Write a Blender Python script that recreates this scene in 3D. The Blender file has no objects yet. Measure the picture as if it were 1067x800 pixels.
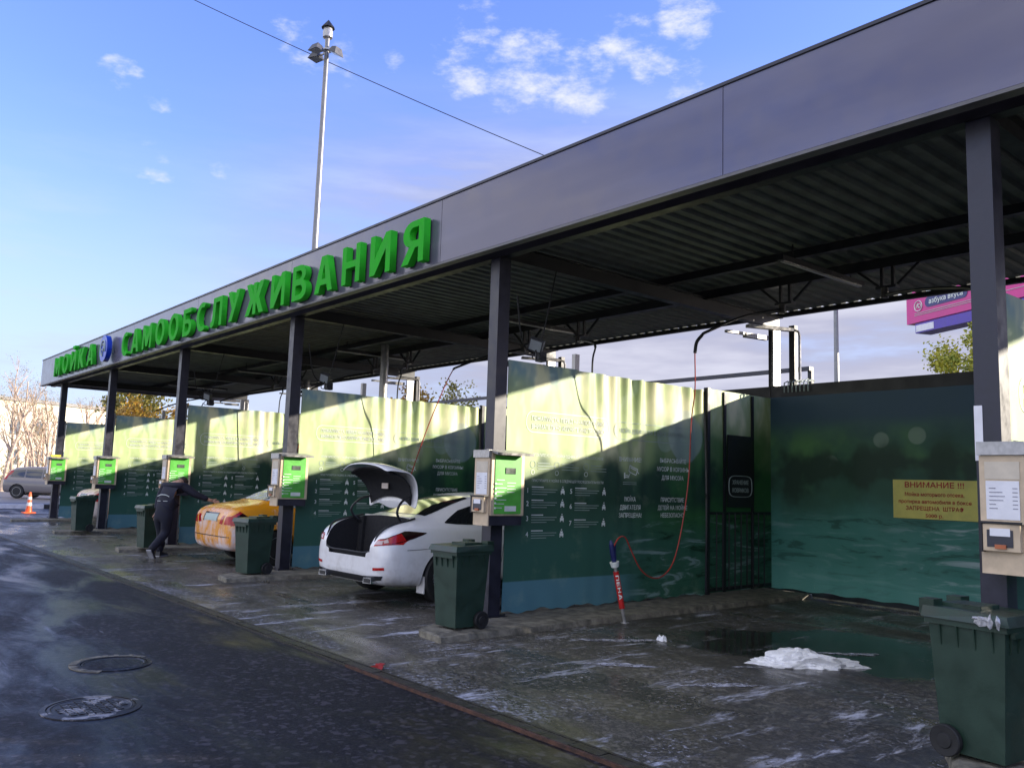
import bpy, bmesh, math, random
from mathutils import Vector, Matrix, Euler
from mathutils.bvhtree import BVHTree
random.seed(7)
R = math.radians
S = bpy.context.scene
COL = S.collection

# ------------------------------------------------------------------ camera
cam = bpy.data.cameras.new('camera'); cam_o = bpy.data.objects.new('camera', cam); COL.objects.link(cam_o)
fw = Vector((-0.75988621, 0.63935419, 0.11746985)); rt = Vector((0.64636478, 0.76236263, 0.03187148)); up = Vector((0.06917746, -0.10014707, 0.99256488))
M = Matrix((( rt.x, up.x, -fw.x, 2.3819), (rt.y, up.y, -fw.y, -6.219), (rt.z, up.z, -fw.z, 1.6), (0, 0, 0, 1)))
cam_o.matrix_world = M
cam.sensor_width = 36; cam.lens = 877.36/1067*36; cam.clip_end = 3000; cam.clip_start = 0.05
S.camera = cam_o

# ------------------------------------------------------------------ light
SUN = Vector((0.8, 1.0, 0.31)).normalized()          # direction towards the sun
sl = bpy.data.lights.new('sun', 'SUN'); sl.energy = 3.7; sl.angle = R(0.5); sl.color = (1, .9, .74)
so = bpy.data.objects.new('sun', sl); COL.objects.link(so); so.rotation_euler = (-SUN).to_track_quat('-Z', 'Y').to_euler(); so.location = (30, 30, 30)
EL = math.asin(SUN.z); AZ = math.atan2(SUN.x, SUN.y)
W = bpy.data.worlds.new('World'); S.world = W; W.use_nodes = True
S.view_settings.view_transform = 'Standard'; S.view_settings.look = 'None'; S.view_settings.gamma = 1; S.view_settings.use_curve_mapping = False
S.view_settings.exposure = 1.38

def build_sky():
    nt = W.node_tree; N = nt.nodes; L = nt.links; N.clear()
    out = N.new('ShaderNodeOutputWorld'); bg = N.new('ShaderNodeBackground'); bg.inputs['Strength'].default_value = 0.15
    sky = N.new('ShaderNodeTexSky'); sky.sky_type = 'NISHITA'; sky.sun_disc = False; sky.sun_elevation = EL; sky.sun_rotation = AZ
    sky.altitude = 50; sky.air_density = 1.1; sky.dust_density = 0.6; sky.ozone_density = 3.5
    tc = N.new('ShaderNodeTexCoord')
    def math_(op, a, b=None, c=None):
        n = N.new('ShaderNodeMath'); n.operation = op
        for i, v in enumerate((a, b, c)):
            if v is None: continue
            if isinstance(v, (int, float)): n.inputs[i].default_value = v
            else: L.new(v, n.inputs[i])
        return n.outputs[0]
    def vm(op, a, b):
        n = N.new('ShaderNodeVectorMath'); n.operation = op
        for i, v in enumerate((a, b)):
            if isinstance(v, (tuple, Vector)): n.inputs[i].default_value = tuple(v)
            else: L.new(v, n.inputs[i])
        return n
    d = tc.outputs['Generated']
    sep = N.new('ShaderNodeSeparateXYZ'); L.new(d, sep.inputs[0]); z = sep.outputs['Z']
    def noise(vec, scale, det=6, rough=.55):
        n = N.new('ShaderNodeTexNoise'); n.inputs['Scale'].default_value = scale; n.inputs['Detail'].default_value = det; n.inputs['Roughness'].default_value = rough
        L.new(vec, n.inputs['Vector']); return n.outputs['Fac']
    def ramp(v, a, b):
        n = N.new('ShaderNodeMapRange'); n.interpolation_type = 'SMOOTHSTEP'
        L.new(v, n.inputs[0]); n.inputs[1].default_value = a; n.inputs[2].default_value = b; return n.outputs[0]
    # high broken cumulus in a few patches of the sky
    warp = vm('MULTIPLY', d, (1, 1, 2.2)).outputs[0]
    n1 = noise(warp, 15, 8, .62); n2 = noise(warp, 46, 4, .6)
    tot = None
    for (dx, dy, dz, r, wgt) in CLOUDS:
        c = Vector((dx, dy, dz)).normalized()
        dist = vm('DISTANCE', d, c).outputs['Value']
        m = math_('MULTIPLY', math_('SUBTRACT', 1.0, ramp(dist, r*.25, r)), wgt)
        tot = m if tot is None else math_('MAXIMUM', tot, m)
    v = math_('ADD', math_('MULTIPLY', n1, 1.0), math_('MULTIPLY', n2, .35))
    v = math_('ADD', v, math_('MULTIPLY', math_('SUBTRACT', tot, 1.0), .42))
    cum = math_('MULTIPLY', ramp(v, .58, .95), .95)
    # low grey-lilac bank beyond the car wash, thin veil at the horizon
    flat = vm('MULTIPLY', d, (1, 1, 5.5)).outputs[0]
    n3 = noise(flat, 3.2, 6, .55)
    side = vm('DOT_PRODUCT', d, Vector((-.25, .97, 0)).normalized()).outputs['Value']
    bank = math_('MULTIPLY', ramp(side, .45, .82), math_('SUBTRACT', 1.0, ramp(z, .30, .48)))
    bank = math_('MULTIPLY', bank, ramp(n3, .22, .5))
    veil = math_('MULTIPLY', math_('SUBTRACT', 1.0, ramp(z, .0, .40)), .85)
    n5 = ramp(noise(flat, 5.0, 5, .6), .45, .75)
    wisps = math_('MULTIPLY', math_('MULTIPLY', n5, math_('SUBTRACT', 1.0, ramp(z, .1, .45))), .35)
    veil = math_('MINIMUM', math_('ADD', veil, wisps), 1.0)
    def mix(f, a, b):
        n = N.new('ShaderNodeMix'); n.data_type = 'RGBA'; L.new(f, n.inputs[0])
        for i, v in ((6, a), (7, b)):
            if isinstance(v, tuple): n.inputs[i].default_value = v
            else: L.new(v, n.inputs[i])
        return n.outputs[2]
    tint = N.new('ShaderNodeMix'); tint.data_type = 'RGBA'; tint.blend_type = 'MULTIPLY'; tint.inputs[0].default_value = 1
    L.new(sky.outputs[0], tint.inputs[6]); tint.inputs[7].default_value = SKYTINT
    c = mix(veil, tint.outputs[2], (1.75, 2.08, 2.62, 1))
    bc = mix(ramp(n3, .4, .68), (1.25, 1.28, 1.72, 1), (1.95, 1.97, 2.35, 1))
    c = mix(bank, c, bc)
    c = mix(cum, c, (2.4, 2.45, 2.65, 1))
    # unseen bright cloud field behind the camera, added to lift neutral light in the bays
    sd2 = vm('DOT_PRODUCT', d, Vector((-.12, -.93, .35)).normalized()).outputs['Value']
    n6 = noise(flat, 2.1, 6, .55)
    back = math_('MULTIPLY', ramp(sd2, .25, .62), ramp(n6, .36, .60, ))
    c = mix(back, c, (4.9, 4.85, 4.9, 1))
    L.new(c, bg.inputs[0]); L.new(bg.outputs[0], out.inputs[0])
SKYTINT = (.90, .80, 1.20, 1)
def pix(u, v):      # direction of a point of the sky
    return fw + (u-533.5)/877.36*rt - (v-400)/877.36*up
def at(u, v, dist):
    q = pix(u, v); k = dist/math.hypot(q.x, q.y); return Vector((2.3819+q.x*k, -6.219+q.y*k, 1.6+q.z*k))
CLOUDS = []
for (u, v, r, w) in [(462, 56, .05, .95), (490, 66, .08, 1.02), (545, 72, .10, 1.08), (605, 85, .08, 1.05), (500, 25, .07, .95), (655, 40, .07, 1.0), (680, 65, .06, 1.06), (712, 15, .07, 1.08), (715, 82, .05, 1.0),
                     (740, 95, .04, .8), (315, 42, .07, .84), (358, 62, .05, .92), (410, 62, .03, .78), (155, 168, .05, 1.02), (128, 72, .05, .9), (165, 103, .035, .95), (230, 180, .03, .68), (-500, -100, .5, .75), (1500, -300, .6, .7), (-300, -900, .6, .8)]:
    q = pix(u, v); CLOUDS.append((q.x, q.y, q.z, r, w))
build_sky()

# ------------------------------------------------------------------ materials
MATS = {}
class Mat:
    def __init__(s, name, color=(.5, .5, .5), rough=.5, metal=0., spec=.5):
        s.m = bpy.data.materials.new(name); s.m.use_nodes = True; s.N = s.m.node_tree.nodes; s.L = s.m.node_tree.links
        s.b = s.N['Principled BSDF']; s.b.inputs['Base Color'].default_value = (*color, 1); s.b.inputs['Roughness'].default_value = rough
        s.b.inputs['Metallic'].default_value = metal; s.b.inputs['Specular IOR Level'].default_value = spec
        s.tc = s.N.new('ShaderNodeTexCoord'); MATS[name] = s.m
    def vec(s, scale=(1, 1, 1), src='Object', rot=(0, 0, 0), loc=(0, 0, 0)):
        n = s.N.new('ShaderNodeMapping'); n.inputs['Scale'].default_value = scale; n.inputs['Rotation'].default_value = rot; n.inputs['Location'].default_value = loc
        s.L.new(s.tc.outputs[src], n.inputs[0]); return n.outputs[0]
    def noise(s, vec, scale, det=5, rough=.55, dist=0.):
        n = s.N.new('ShaderNodeTexNoise'); s.L.new(vec, n.inputs['Vector']); n.inputs['Scale'].default_value = scale
        n.inputs['Detail'].default_value = det; n.inputs['Roughness'].default_value = rough; n.inputs['Distortion'].default_value = dist; return n.outputs['Fac']
    def ramp(s, v, a, b, lo=0., hi=1., smooth=True):
        n = s.N.new('ShaderNodeMapRange'); n.interpolation_type = 'SMOOTHSTEP' if smooth else 'LINEAR'
        s.L.new(v, n.inputs[0])
        for i, x in enumerate((a, b, lo, hi)): n.inputs[i+1].default_value = x
        return n.outputs[0]
    def mth(s, op, a, b=None):
        n = s.N.new('ShaderNodeMath'); n.operation = op
        for i, v in enumerate((a, b)):
            if v is None: continue
            if isinstance(v, (int, float)): n.inputs[i].default_value = v
            else: s.L.new(v, n.inputs[i])
        return n.outputs[0]
    def mix(s, f, a, b):
        n = s.N.new('ShaderNodeMix'); n.data_type = 'RGBA'
        if isinstance(f, (int, float)): n.inputs[0].default_value = f
        else: s.L.new(f, n.inputs[0])
        for i, v in ((6, a), (7, b)):
            if isinstance(v, tuple): n.inputs[i].default_value = (*v[:3], 1)
            else: s.L.new(v, n.inputs[i])
        return n.outputs[2]
    def col(s, c): s.L.new(c, s.b.inputs['Base Color'])
    def rgh(s, c): s.L.new(c, s.b.inputs['Roughness'])
    def bump(s, h, strength=.3, dist=.01):
        n = s.N.new('ShaderNodeBump'); n.inputs['Strength'].default_value = strength; n.inputs['Distance'].default_value = dist
        s.L.new(h, n.inputs['Height']); s.L.new(n.outputs[0], s.b.inputs['Normal'])
    def sep(s, src='Object'):
        n = s.N.new('ShaderNodeSeparateXYZ'); s.L.new(s.tc.outputs[src], n.inputs[0]); return n.outputs
def simple(name, color, rough=.5, metal=0., var=.25, scale=6., spec=.5, bump=0.):
    m = Mat(name, color, rough, metal, spec)
    f = m.noise(m.vec(), scale, 6, .6)
    m.col(m.mix(m.ramp(f, .3, .7), tuple(c*(1-var) for c in color), tuple(min(1, c*(1+var)) for c in color)))
    m.rgh(m.ramp(f, .3, .7, max(0, rough-.08), min(1, rough+.1)))
    if bump: m.bump(m.noise(m.vec(), scale*12, 4, .6), bump, .004)
    return m.m

def wet_ground(name, base, dark, foam_amt, rmin, rmax, slab):
    m = Mat(name, base, .4)
    v = m.vec()
    big = m.noise(v, .35, 5, .6); mid = m.noise(v, 1.7, 6, .6, .6); fine = m.noise(v, 38, 5, .7); grit = m.noise(v, 160, 3, .6)
    c = m.mix(m.ramp(mid, .35, .68), dark, base)
    c = m.mix(m.ramp(fine, .35, .75, 0, .35), c, tuple(x*1.7 for x in base))
    c = m.mix(m.ramp(grit, .62, .75, 0, .55), c, tuple(min(1, x*3.2) for x in base))
    vg = m.N.new('ShaderNodeTexVoronoi'); vg.inputs['Scale'].default_value = 75; m.L.new(v, vg.inputs['Vector'])
    sg = m.N.new('ShaderNodeSeparateColor'); m.L.new(vg.outputs['Color'], sg.inputs[0]); stone = sg.outputs[0]
    c = m.mix(m.ramp(stone, .55, 1., 0, .75), c, tuple(min(1, x*2.6) for x in base)); c = m.mix(m.ramp(stone, .4, .0, 0, .7), c, tuple(x*.4 for x in base))
    vb = m.N.new('ShaderNodeTexVoronoi'); vb.inputs['Scale'].default_value = 28; m.L.new(v, vb.inputs['Vector'])
    sb = m.N.new('ShaderNodeSeparateColor'); m.L.new(vb.outputs['Color'], sb.inputs[0])
    c = m.mix(m.ramp(sb.outputs[1], .80, .9, 0, .55 if slab else .8), c, tuple(min(1, x*(3.4 if slab else 5.)) for x in base))
    c = m.mix(m.mth('MULTIPLY', m.ramp(big, .40, .60), .55), c, tuple(x*.35 for x in base))
    # pale specks of salt and grit
    vo = m.N.new('ShaderNodeTexVoronoi'); vo.inputs['Scale'].default_value = 9; m.L.new(v, vo.inputs['Vector'])
    c = m.mix(m.mth('MULTIPLY', m.mth('SUBTRACT', 1.0, m.ramp(vo.outputs['Distance'], .02, .05)), m.ramp(mid, .45, .6)), c, (.34, .33, .28))
    # dried soap film dragged along by tyres
    sv = m.vec((.16, 1.5, 1), rot=(0, 0, R(-24))) if not slab else m.vec((1.3, .30, 1), rot=(0, 0, R(-38)))
    st = m.noise(sv, 2.6, 9, .72, .35)
    st2 = m.noise(sv, 10, 8, .8, .3)
    patch = m.noise(v, .55, 3, .5)
    f = m.mth('MULTIPLY', m.ramp(st, *((.54, .64) if slab else (.56, .70))), m.ramp(st2, .42, .58))
    f = m.mth('MULTIPLY', f, m.ramp(patch, *((.34, .50) if slab else (.42, .62))))
    f = m.mth('MULTIPLY', f, foam_amt)
    if slab:
        xyz = m.sep(); crumbs = m.noise(v, 22, 8, .75)
        near = m.mth('MULTIPLY', m.ramp(xyz[1], -2.3, -1.6, .55, 0), m.ramp(m.noise(v, 1.2, 4, .6), .5, .62))
        f = m.mth('MAXIMUM', f, m.mth('MULTIPLY', near, m.ramp(crumbs, .48, .6)))
        f = m.mth('MAXIMUM', f, m.mth('MULTIPLY', m.mth('MULTIPLY', m.ramp(crumbs, .56, .62), m.ramp(m.noise(v, 1.1, 5, .6), .46, .58)), .7))
    c = m.mix(f, c, (.55, .56, .64))
    if slab:
        dd = m.N.new('ShaderNodeVectorMath'); dd.operation = 'DISTANCE'; m.L.new(m.vec((1, 1.15, 0)), dd.inputs[0]); dd.inputs[1].default_value = (-2.3, 2.1*1.15, 0)
        pud = m.ramp(m.mth('ADD', dd.outputs['Value'], m.mth('MULTIPLY', m.noise(v, 1.3, 5, .6), 1.6)), 2.35, 1.95)
        c = m.mix(m.mth('MULTIPLY', pud, .8), c, (.016, .016, .014))
    m.col(c)
    wet = m.ramp(m.noise(m.vec((.45, 1.25, 1), rot=(0, 0, R(-24))), .9, 5, .6, .5), .36, .60)
    r = m.mth('MULTIPLY', wet, rmax-rmin); r = m.mth('ADD', r, rmin)
    r = m.mth('ADD', r, m.mth('MULTIPLY', f, .25))
    if slab: r = m.mth('MAXIMUM', m.mth('SUBTRACT', r, m.mth('MULTIPLY', pud, .5)), .06); stone = m.mth('MULTIPLY', stone, m.mth('SUBTRACT', 1.0, pud)); fine = m.mth('MULTIPLY', fine, m.mth('SUBTRACT', 1.0, m.mth('MULTIPLY', pud, .9)))
    m.rgh(r)
    h = m.mth('ADD', m.mth('MULTIPLY', fine, .5), m.mth('MULTIPLY', stone, .7))
    h = m.mth('MULTIPLY', h, m.mth('ADD', m.mth('MULTIPLY', wet, .85), .15))
    m.bump(h, .8, .007)
    m.b.inputs['Specular IOR Level'].default_value = .5 if slab else .26
    return m.m
wet_ground('asphalt', (.0135, .012, .014), (.005, .005, .006), .45, .28, .66, False)
wet_ground('wet_concrete', (.070, .063, .050), (.030, .027, .023), 1.0, .20, .62, True)
simple('old_concrete', (.17, .155, .12), .8, var=.45, scale=9, bump=.9)
simple('dark_steel', (.010, .0105, .015), .45, var=.3, scale=5)
simple('column_paint', (.022, .022, .036), .38, var=.25, scale=7)
simple('trim_grey', (.13, .125, .13), .5, var=.2)
simple('galvanised', (.42, .41, .40), .38, .55, var=.2, scale=14)
simple('pole_steel', (.24, .235, .23), .4, .4, var=.15, scale=5)
simple('roof_sheet', (.105, .115, .12), .75, 0., var=.3, scale=3)
simple('rust', (.07, .032, .02), .8, var=.5, scale=18, bump=.5)
simple('cast_iron', (.05, .046, .042), .42, .5, var=.5, scale=14, bump=.6)
m = Mat('worn_iron', (.05, .05, .05), .5, .3); f = m.noise(m.vec(), 6.5, 6, .65, .5); m.col(m.mix(m.ramp(f, .50, .60), (.030, .026, .024), (.34, .32, .31))); m.bump(m.noise(m.vec(), 60, 4, .6), .5, .004)
simple('bin_green', (.016, .040, .027), .45, var=.18, scale=5, bump=.15)
simple('bin_lid_green', (.012, .034, .022), .36, var=.35, scale=9, bump=.15)
simple('rubber', (.012, .012, .013), .65, var=.3, scale=20)
simple('black_plastic', (.013, .013, .015), .4, var=.2)
simple('trunk_lining', (.008, .008, .010), .9, var=.3, scale=20)
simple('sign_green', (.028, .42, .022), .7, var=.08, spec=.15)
simple('sign_green_side', (.045, .60, .035), .7, var=.1, spec=.15)  # lighter copy of the green; the sides' brighter look is painted in
simple('sign_blue', (.01, .05, .50), .3, var=.1)
simple('banner_ink', (.70, .76, .72), .6, var=.1)
simple('banner_faint', (.30, .38, .34), .6, var=.1)
simple('white_print', (.72, .76, .72), .55, var=.1)
simple('faint_print', (.42, .50, .46), .6, var=.1)
simple('leaflet', (.62, .55, .44), .7, var=.1)
simple('paper', (.76, .76, .80), .7, var=.06)
simple('ink', (.20, .20, .26), .7, var=.1)
simple('red_ink', (.50, .05, .03), .6, var=.15)
simple('yellow_sign', (.74, .66, .16), .5, var=.12, scale=3)
simple('beige_steel', (.58, .46, .32), .42, .15, var=.18, scale=5)
simple('box_green', (.10, .44, .06), .4, var=.15, scale=5)
simple('display', (.10, .12, .10), .2, var=.2)
simple('orange_plastic', (.45, .13, .05), .4, var=.1)
simple('hose_red', (.36, .03, .02), .45, var=.2)
simple('tube_red', (.50, .02, .02), .35, var=.2, scale=14)
simple('gun_blue', (.015, .02, .10), .35, var=.2)
simple('skin', (.50, .29, .20), .5, var=.1)
simple('dark_cloth', (.012, .013, .026), .8, var=.35, scale=12, bump=.4)
simple('trouser_cloth', (.010, .011, .022), .85, var=.35, scale=12, bump=.4)
simple('hair', (.03, .02, .012), .7, var=.3, scale=40)
simple('shoe', (.02, .02, .022), .5, var=.2)
simple('sole', (.35, .35, .36), .6, var=.2)
simple('light_housing', (.05, .05, .055), .4, var=.2)
simple('lamp_glass', (.25, .27, .28), .15, var=.1)
simple('billboard_pink', (.62, .05, .26), .4, var=.1, scale=.4)
simple('billboard_navy', (.05, .05, .17), .4, var=.1)
simple('billboard_violet', (.10, .06, .38), .4, var=.1)
simple('bark', (.22, .15, .09), .85, var=.4, scale=7)
simple('birch_bark', (.46, .34, .25), .8, var=.5, scale=5)
simple('twig', (.38, .27, .17), .85, var=.3)
simple('soil', (.12, .10, .06), .9, var=.5, scale=2)
simple('dry_grass', (.30, .27, .11), .9, var=.4, scale=3)
simple('road', (.10, .10, .11), .5, var=.25, scale=.6)
simple('kerb_paint_white', (.62, .62, .62), .6, var=.15)
simple('kerb_paint_black', (.02, .02, .02), .5, var=.2)
simple('pale_wall', (.72, .66, .52), .7, var=.06, scale=.6)
simple('grey_roof', (.26, .25, .24), .7, var=.2)
simple('far_window', (.10, .12, .15), .15, var=.2)
simple('pale_foil', (.42, .42, .44), .4, .3, var=.4, scale=40)
simple('cone_orange', (.85, .13, .03), .45, var=.1)
simple('reflective_white', (.8, .8, .78), .4, var=.05)
simple('tail_red', (.42, .012, .012), .12, var=.15, scale=14)
simple('tail_clear', (.55, .40, .38), .12, var=.15, scale=14)
simple('tail_dark', (.02, .004, .006), .1, var=.2)
simple('chrome', (.65, .65, .66), .15, .95, var=.1)
simple('rim', (.38, .38, .39), .3, .8, var=.15)
simple('brass_label', (.62, .52, .44), .5, var=.1)
simple('silver_paint', (.20, .18, .17), .3, .6, var=.1)
simple('dark_paint', (.03, .032, .04), .25, .3, var=.1)
simple('light_paint', (.42, .43, .45), .3, .5, var=.1)
simple('hivis', (.75, .65, .05), .5, var=.1)
def leafmat(name, a, b):
    m = Mat(name, a, .6)
    f = m.noise(m.vec(), 3.1, 3, .6); g = m.noise(m.vec(), 31, 2, .5)
    m.col(m.mix(m.ramp(m.mth('ADD', m.mth('MULTIPLY', f, .6), m.mth('MULTIPLY', g, .4)), .35, .65), a, b))
    m.b.inputs['Transmission Weight'].default_value = 0
    m.b.inputs['Subsurface Weight'].default_value = 0
    return m.m
leafmat('leaf_yellowgreen', (.16, .20, .015), (.50, .44, .04))
leafmat('leaf_orange', (.30, .13, .02), (.42, .30, .04))
leafmat('leaf_olive', (.13, .14, .03), (.38, .31, .07))
leafmat('needle_brown', (.33, .22, .08), (.52, .40, .16))

def glass(name, color, rough=.04):
    m = Mat(name, color, rough, 0, .8); m.b.inputs['Coat Weight'].default_value = .6; m.b.inputs['Coat Roughness'].default_value = .03
    return m.m
glass('car_glass', (.012, .014, .016))
glass('reader_glass', (.05, .05, .06))

def car_paint(name, color, foam=0., foamcol=(.74, .72, .78), dirt=.2):
    m = Mat(name, color, .25, 0, .5); m.b.inputs['Coat Weight'].default_value = .7; m.b.inputs['Coat Roughness'].default_value = .06
    v = m.vec(); z = m.sep()[2]; y = m.sep()[1]
    grime = m.mth('MULTIPLY', m.ramp(m.noise(v, 4, 7, .65), .4, .75), m.ramp(z, .2, .85, dirt, dirt*.15))
    c = m.mix(grime, color, (.25, .20, .15))
    if foam:
        n = m.noise(m.vec((1.6, 1.6, .75)), 2.4, 8, .68, .4); n2 = m.noise(v, 30, 6, .8)
        k = m.mth('ADD', n, m.mth('MULTIPLY', n2, .22)); k = m.mth('ADD', k, m.ramp(y, 0., .32, .13, 0)); k = m.mth('ADD', k, m.ramp(z, .42, .26, 0, .14))
        f = m.ramp(k, .76-foam*.3, .98-foam*.22, 0, .85); c = m.mix(f, c, foamcol)
        m.rgh(m.ramp(f, 0, 1, .25, .8)); m.bump(n2, .5, .01)
        m.L.new(m.mth('SUBTRACT', .6, m.mth('MULTIPLY', f, .6)), m.b.inputs['Coat Weight'])
    m.col(c); return m.m
car_paint('white_paint', (.80, .79, .79), 0, dirt=.5)
car_paint('taxi_paint', (.84, .33, .014), .34)
car_paint('foamed_paint', (.68, .42, .26), .8, (.78, .70, .68))
car_paint('suv_paint', (.17, .15, .145), 0)

def fascia_mat():
    m = Mat('fascia_panel', (.2, .2, .25), .2, .15)
    z = m.noise(m.vec((.2, 1, 1.2)), 1.4, 4, .5)
    m.col(m.mix(m.ramp(z, .35, .65), (.118, .110, .155), (.155, .147, .195)))
    m.rgh(m.ramp(m.noise(m.vec(), 3, 5, .6), .3, .7, .13, .26))
    m.bump(m.noise(m.vec((.30, 1, .9)), .8, 3, .5), .22, .08)
fascia_mat()

def banner_mat(name, dark):
    m = Mat(name, (.1, .3, .1), .55, 0, .35)
    z = m.sep()[2]; v = m.vec((0, 1, 1)) if not dark else m.vec((1, 0, 1)); t = m.sep()[0 if dark else 1]
    n = m.noise(v, .9, 4, .5); n2 = m.noise(v, 3.0, 5, .6)
    zz = m.mth('ADD', z, m.mth('MULTIPLY', m.mth('SUBTRACT', n, .5), .9))
    if dark:
        c = m.mix(m.ramp(zz, 2.1, 3.0), (.040, .115, .075), (.05, .10, .15))
        blob = m.N.new('ShaderNodeTexVoronoi'); blob.inputs['Scale'].default_value = 1.9; m.L.new(m.vec((1, 0, 1)), blob.inputs['Vector'])
        # soft out-of-focus discs of the printed forest
        bk = m.mth('MULTIPLY', m.mth('SUBTRACT', 1.0, m.ramp(blob.outputs['Distance'], .21, .26)), m.mth('MULTIPLY', m.ramp(z, 1.9, 2.1), m.ramp(z, 2.75, 2.5)))
        wood = m.mth('MULTIPLY', m.ramp(n, .42, .62), m.mth('MULTIPLY', m.ramp(z, 1.5, 1.9), m.ramp(z, 2.8, 2.3)))
        c = m.mix(m.mth('MULTIPLY', wood, .9), c, (.11, .27, .09))
        c = m.mix(m.mth('MULTIPLY', bk, .55), c, (.30, .40, .32))
        c = m.mix(m.mth('MULTIPLY', m.mth('MULTIPLY', m.ramp(m.noise(v, 1.3, 3, .5), .46, .60), m.ramp(zz, 1.2, 1.6)), m.ramp(zz, 2.5, 2.1)), c, (.022, .055, .035))
        water = m.ramp(m.mth('ADD', zz, m.mth('MULTIPLY', n2, .3)), 1.75, 1.15)
        c = m.mix(water, c, (.07, .25, .20))
        rp = m.noise(m.vec((.8, 0, 5)), 1.6, 7, .62, .8)
        c = m.mix(m.mth('MULTIPLY', m.mth('MULTIPLY', m.ramp(rp, .52, .64), m.ramp(z, 1.35, 1.15)), m.ramp(t, 2.1, 3.4, .2, 1.)), c, (.46, .58, .58))
        c = m.mix(m.mth('MULTIPLY', m.mth('MULTIPLY', m.ramp(rp, .46, .36), m.ramp(z, 1.5, 1.2)), .6), c, (.012, .05, .035))
        c = m.mix(m.ramp(z, .75, .15, 0, .6), c, (.15, .42, .36))
        sc = m.noise(m.vec((9, 0, .7)), 3.0, 6, .7); c = m.mix(m.mth('MULTIPLY', m.ramp(sc, .66, .74), m.ramp(z, .7, .15, 0, .6)), c, (.45, .5, .42))
    else:
        c = m.mix(m.ramp(m.mth('SUBTRACT', zz, m.ramp(t, .3, 3.6, 0, .55, False)), 1.30, 1.75), (.034, .095, .062), (.40, .50, .24))  # green print; pale upper part follows the sun band, its brightness partly painted in
        c = m.mix(m.ramp(m.mth('ADD', zz, m.ramp(t, .9, 2.0, 0, -.5)), 2.55, 2.95), c, (.22, .34, .36))  # bluish top print; roof-shade grey mixed into its front corner colour
        warm = m.noise(m.vec((0, 1, .45)), 2.2, 3, .5)
        c = m.mix(m.mth('MULTIPLY', m.ramp(warm, .45, .65), m.ramp(z, 1.7, 2.2)), c, (.72, .72, .46))
        c = m.mix(m.mth('MULTIPLY', m.ramp(warm, .44, .34), m.ramp(z, 2.0, 2.5)), c, (.50, .60, .40))
        # darker wood printed towards the far end of the sheet
        far = m.mth('MULTIPLY', m.ramp(t, 2.2, 3.6), m.ramp(zz, 2.75, 2.3))
        c = m.mix(m.mth('MULTIPLY', far, .85), c, (.035, .15, .04))
        disc = m.N.new('ShaderNodeVectorMath'); disc.operation = 'DISTANCE'; m.L.new(m.vec((0, 1, 1)), disc.inputs[0]); disc.inputs[1].default_value = (0, 3.62, 2.36)
        c = m.mix(m.ramp(disc.outputs['Value'], .40, .36, 0, .5), c, (.42, .52, .52))
        disc2 = m.N.new('ShaderNodeVectorMath'); disc2.operation = 'DISTANCE'; m.L.new(m.vec((0, 1, 1)), disc2.inputs[0]); disc2.inputs[1].default_value = (0, 3.18, 2.30)
        c = m.mix(m.ramp(disc2.outputs['Value'], .20, .17, 0, .3), c, (.42, .55, .5))
        c = m.mix(m.mth('MULTIPLY', m.ramp(m.noise(v, 1.1, 3, .5), .40, .58), m.mth('MULTIPLY', m.ramp(z, 1.2, 1.45), m.ramp(zz, 2.05, 1.8))), c, (.018, .060, .034))
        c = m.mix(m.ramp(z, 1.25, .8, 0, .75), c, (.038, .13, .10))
        rp = m.noise(m.vec((0, .8, 5)), 1.6, 7, .62, .8); ft = m.ramp(t, 1.9, 3.2)
        c = m.mix(m.mth('MULTIPLY', m.mth('MULTIPLY', m.ramp(rp, .54, .66), m.ramp(z, 1.25, 1.0)), ft), c, (.24, .36, .36))
        c = m.mix(m.mth('MULTIPLY', m.mth('MULTIPLY', m.ramp(rp, .46, .34), m.ramp(z, 1.4, 1.1)), ft), c, (.008, .04, .02))
        c = m.mix(m.mth('MULTIPLY', m.ramp(zz, .62, .54) if False else m.ramp(z, .46, .44), m.ramp(t, 2.8, 1.9, 0, 1)), c, (.10, .24, .29))
        c = m.mix(m.mth('MULTIPLY', m.ramp(n2, .55, .75), .12), c, (.5, .6, .4))
    m.col(c); m.bump(m.noise(m.vec(), 7, 4, .5), .2, .01)
    m.b.inputs['Transmission Weight'].default_value = 0
    return m.m
banner_mat('banner_print', False); banner_mat('banner_forest', True)
MT = MATS

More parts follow.
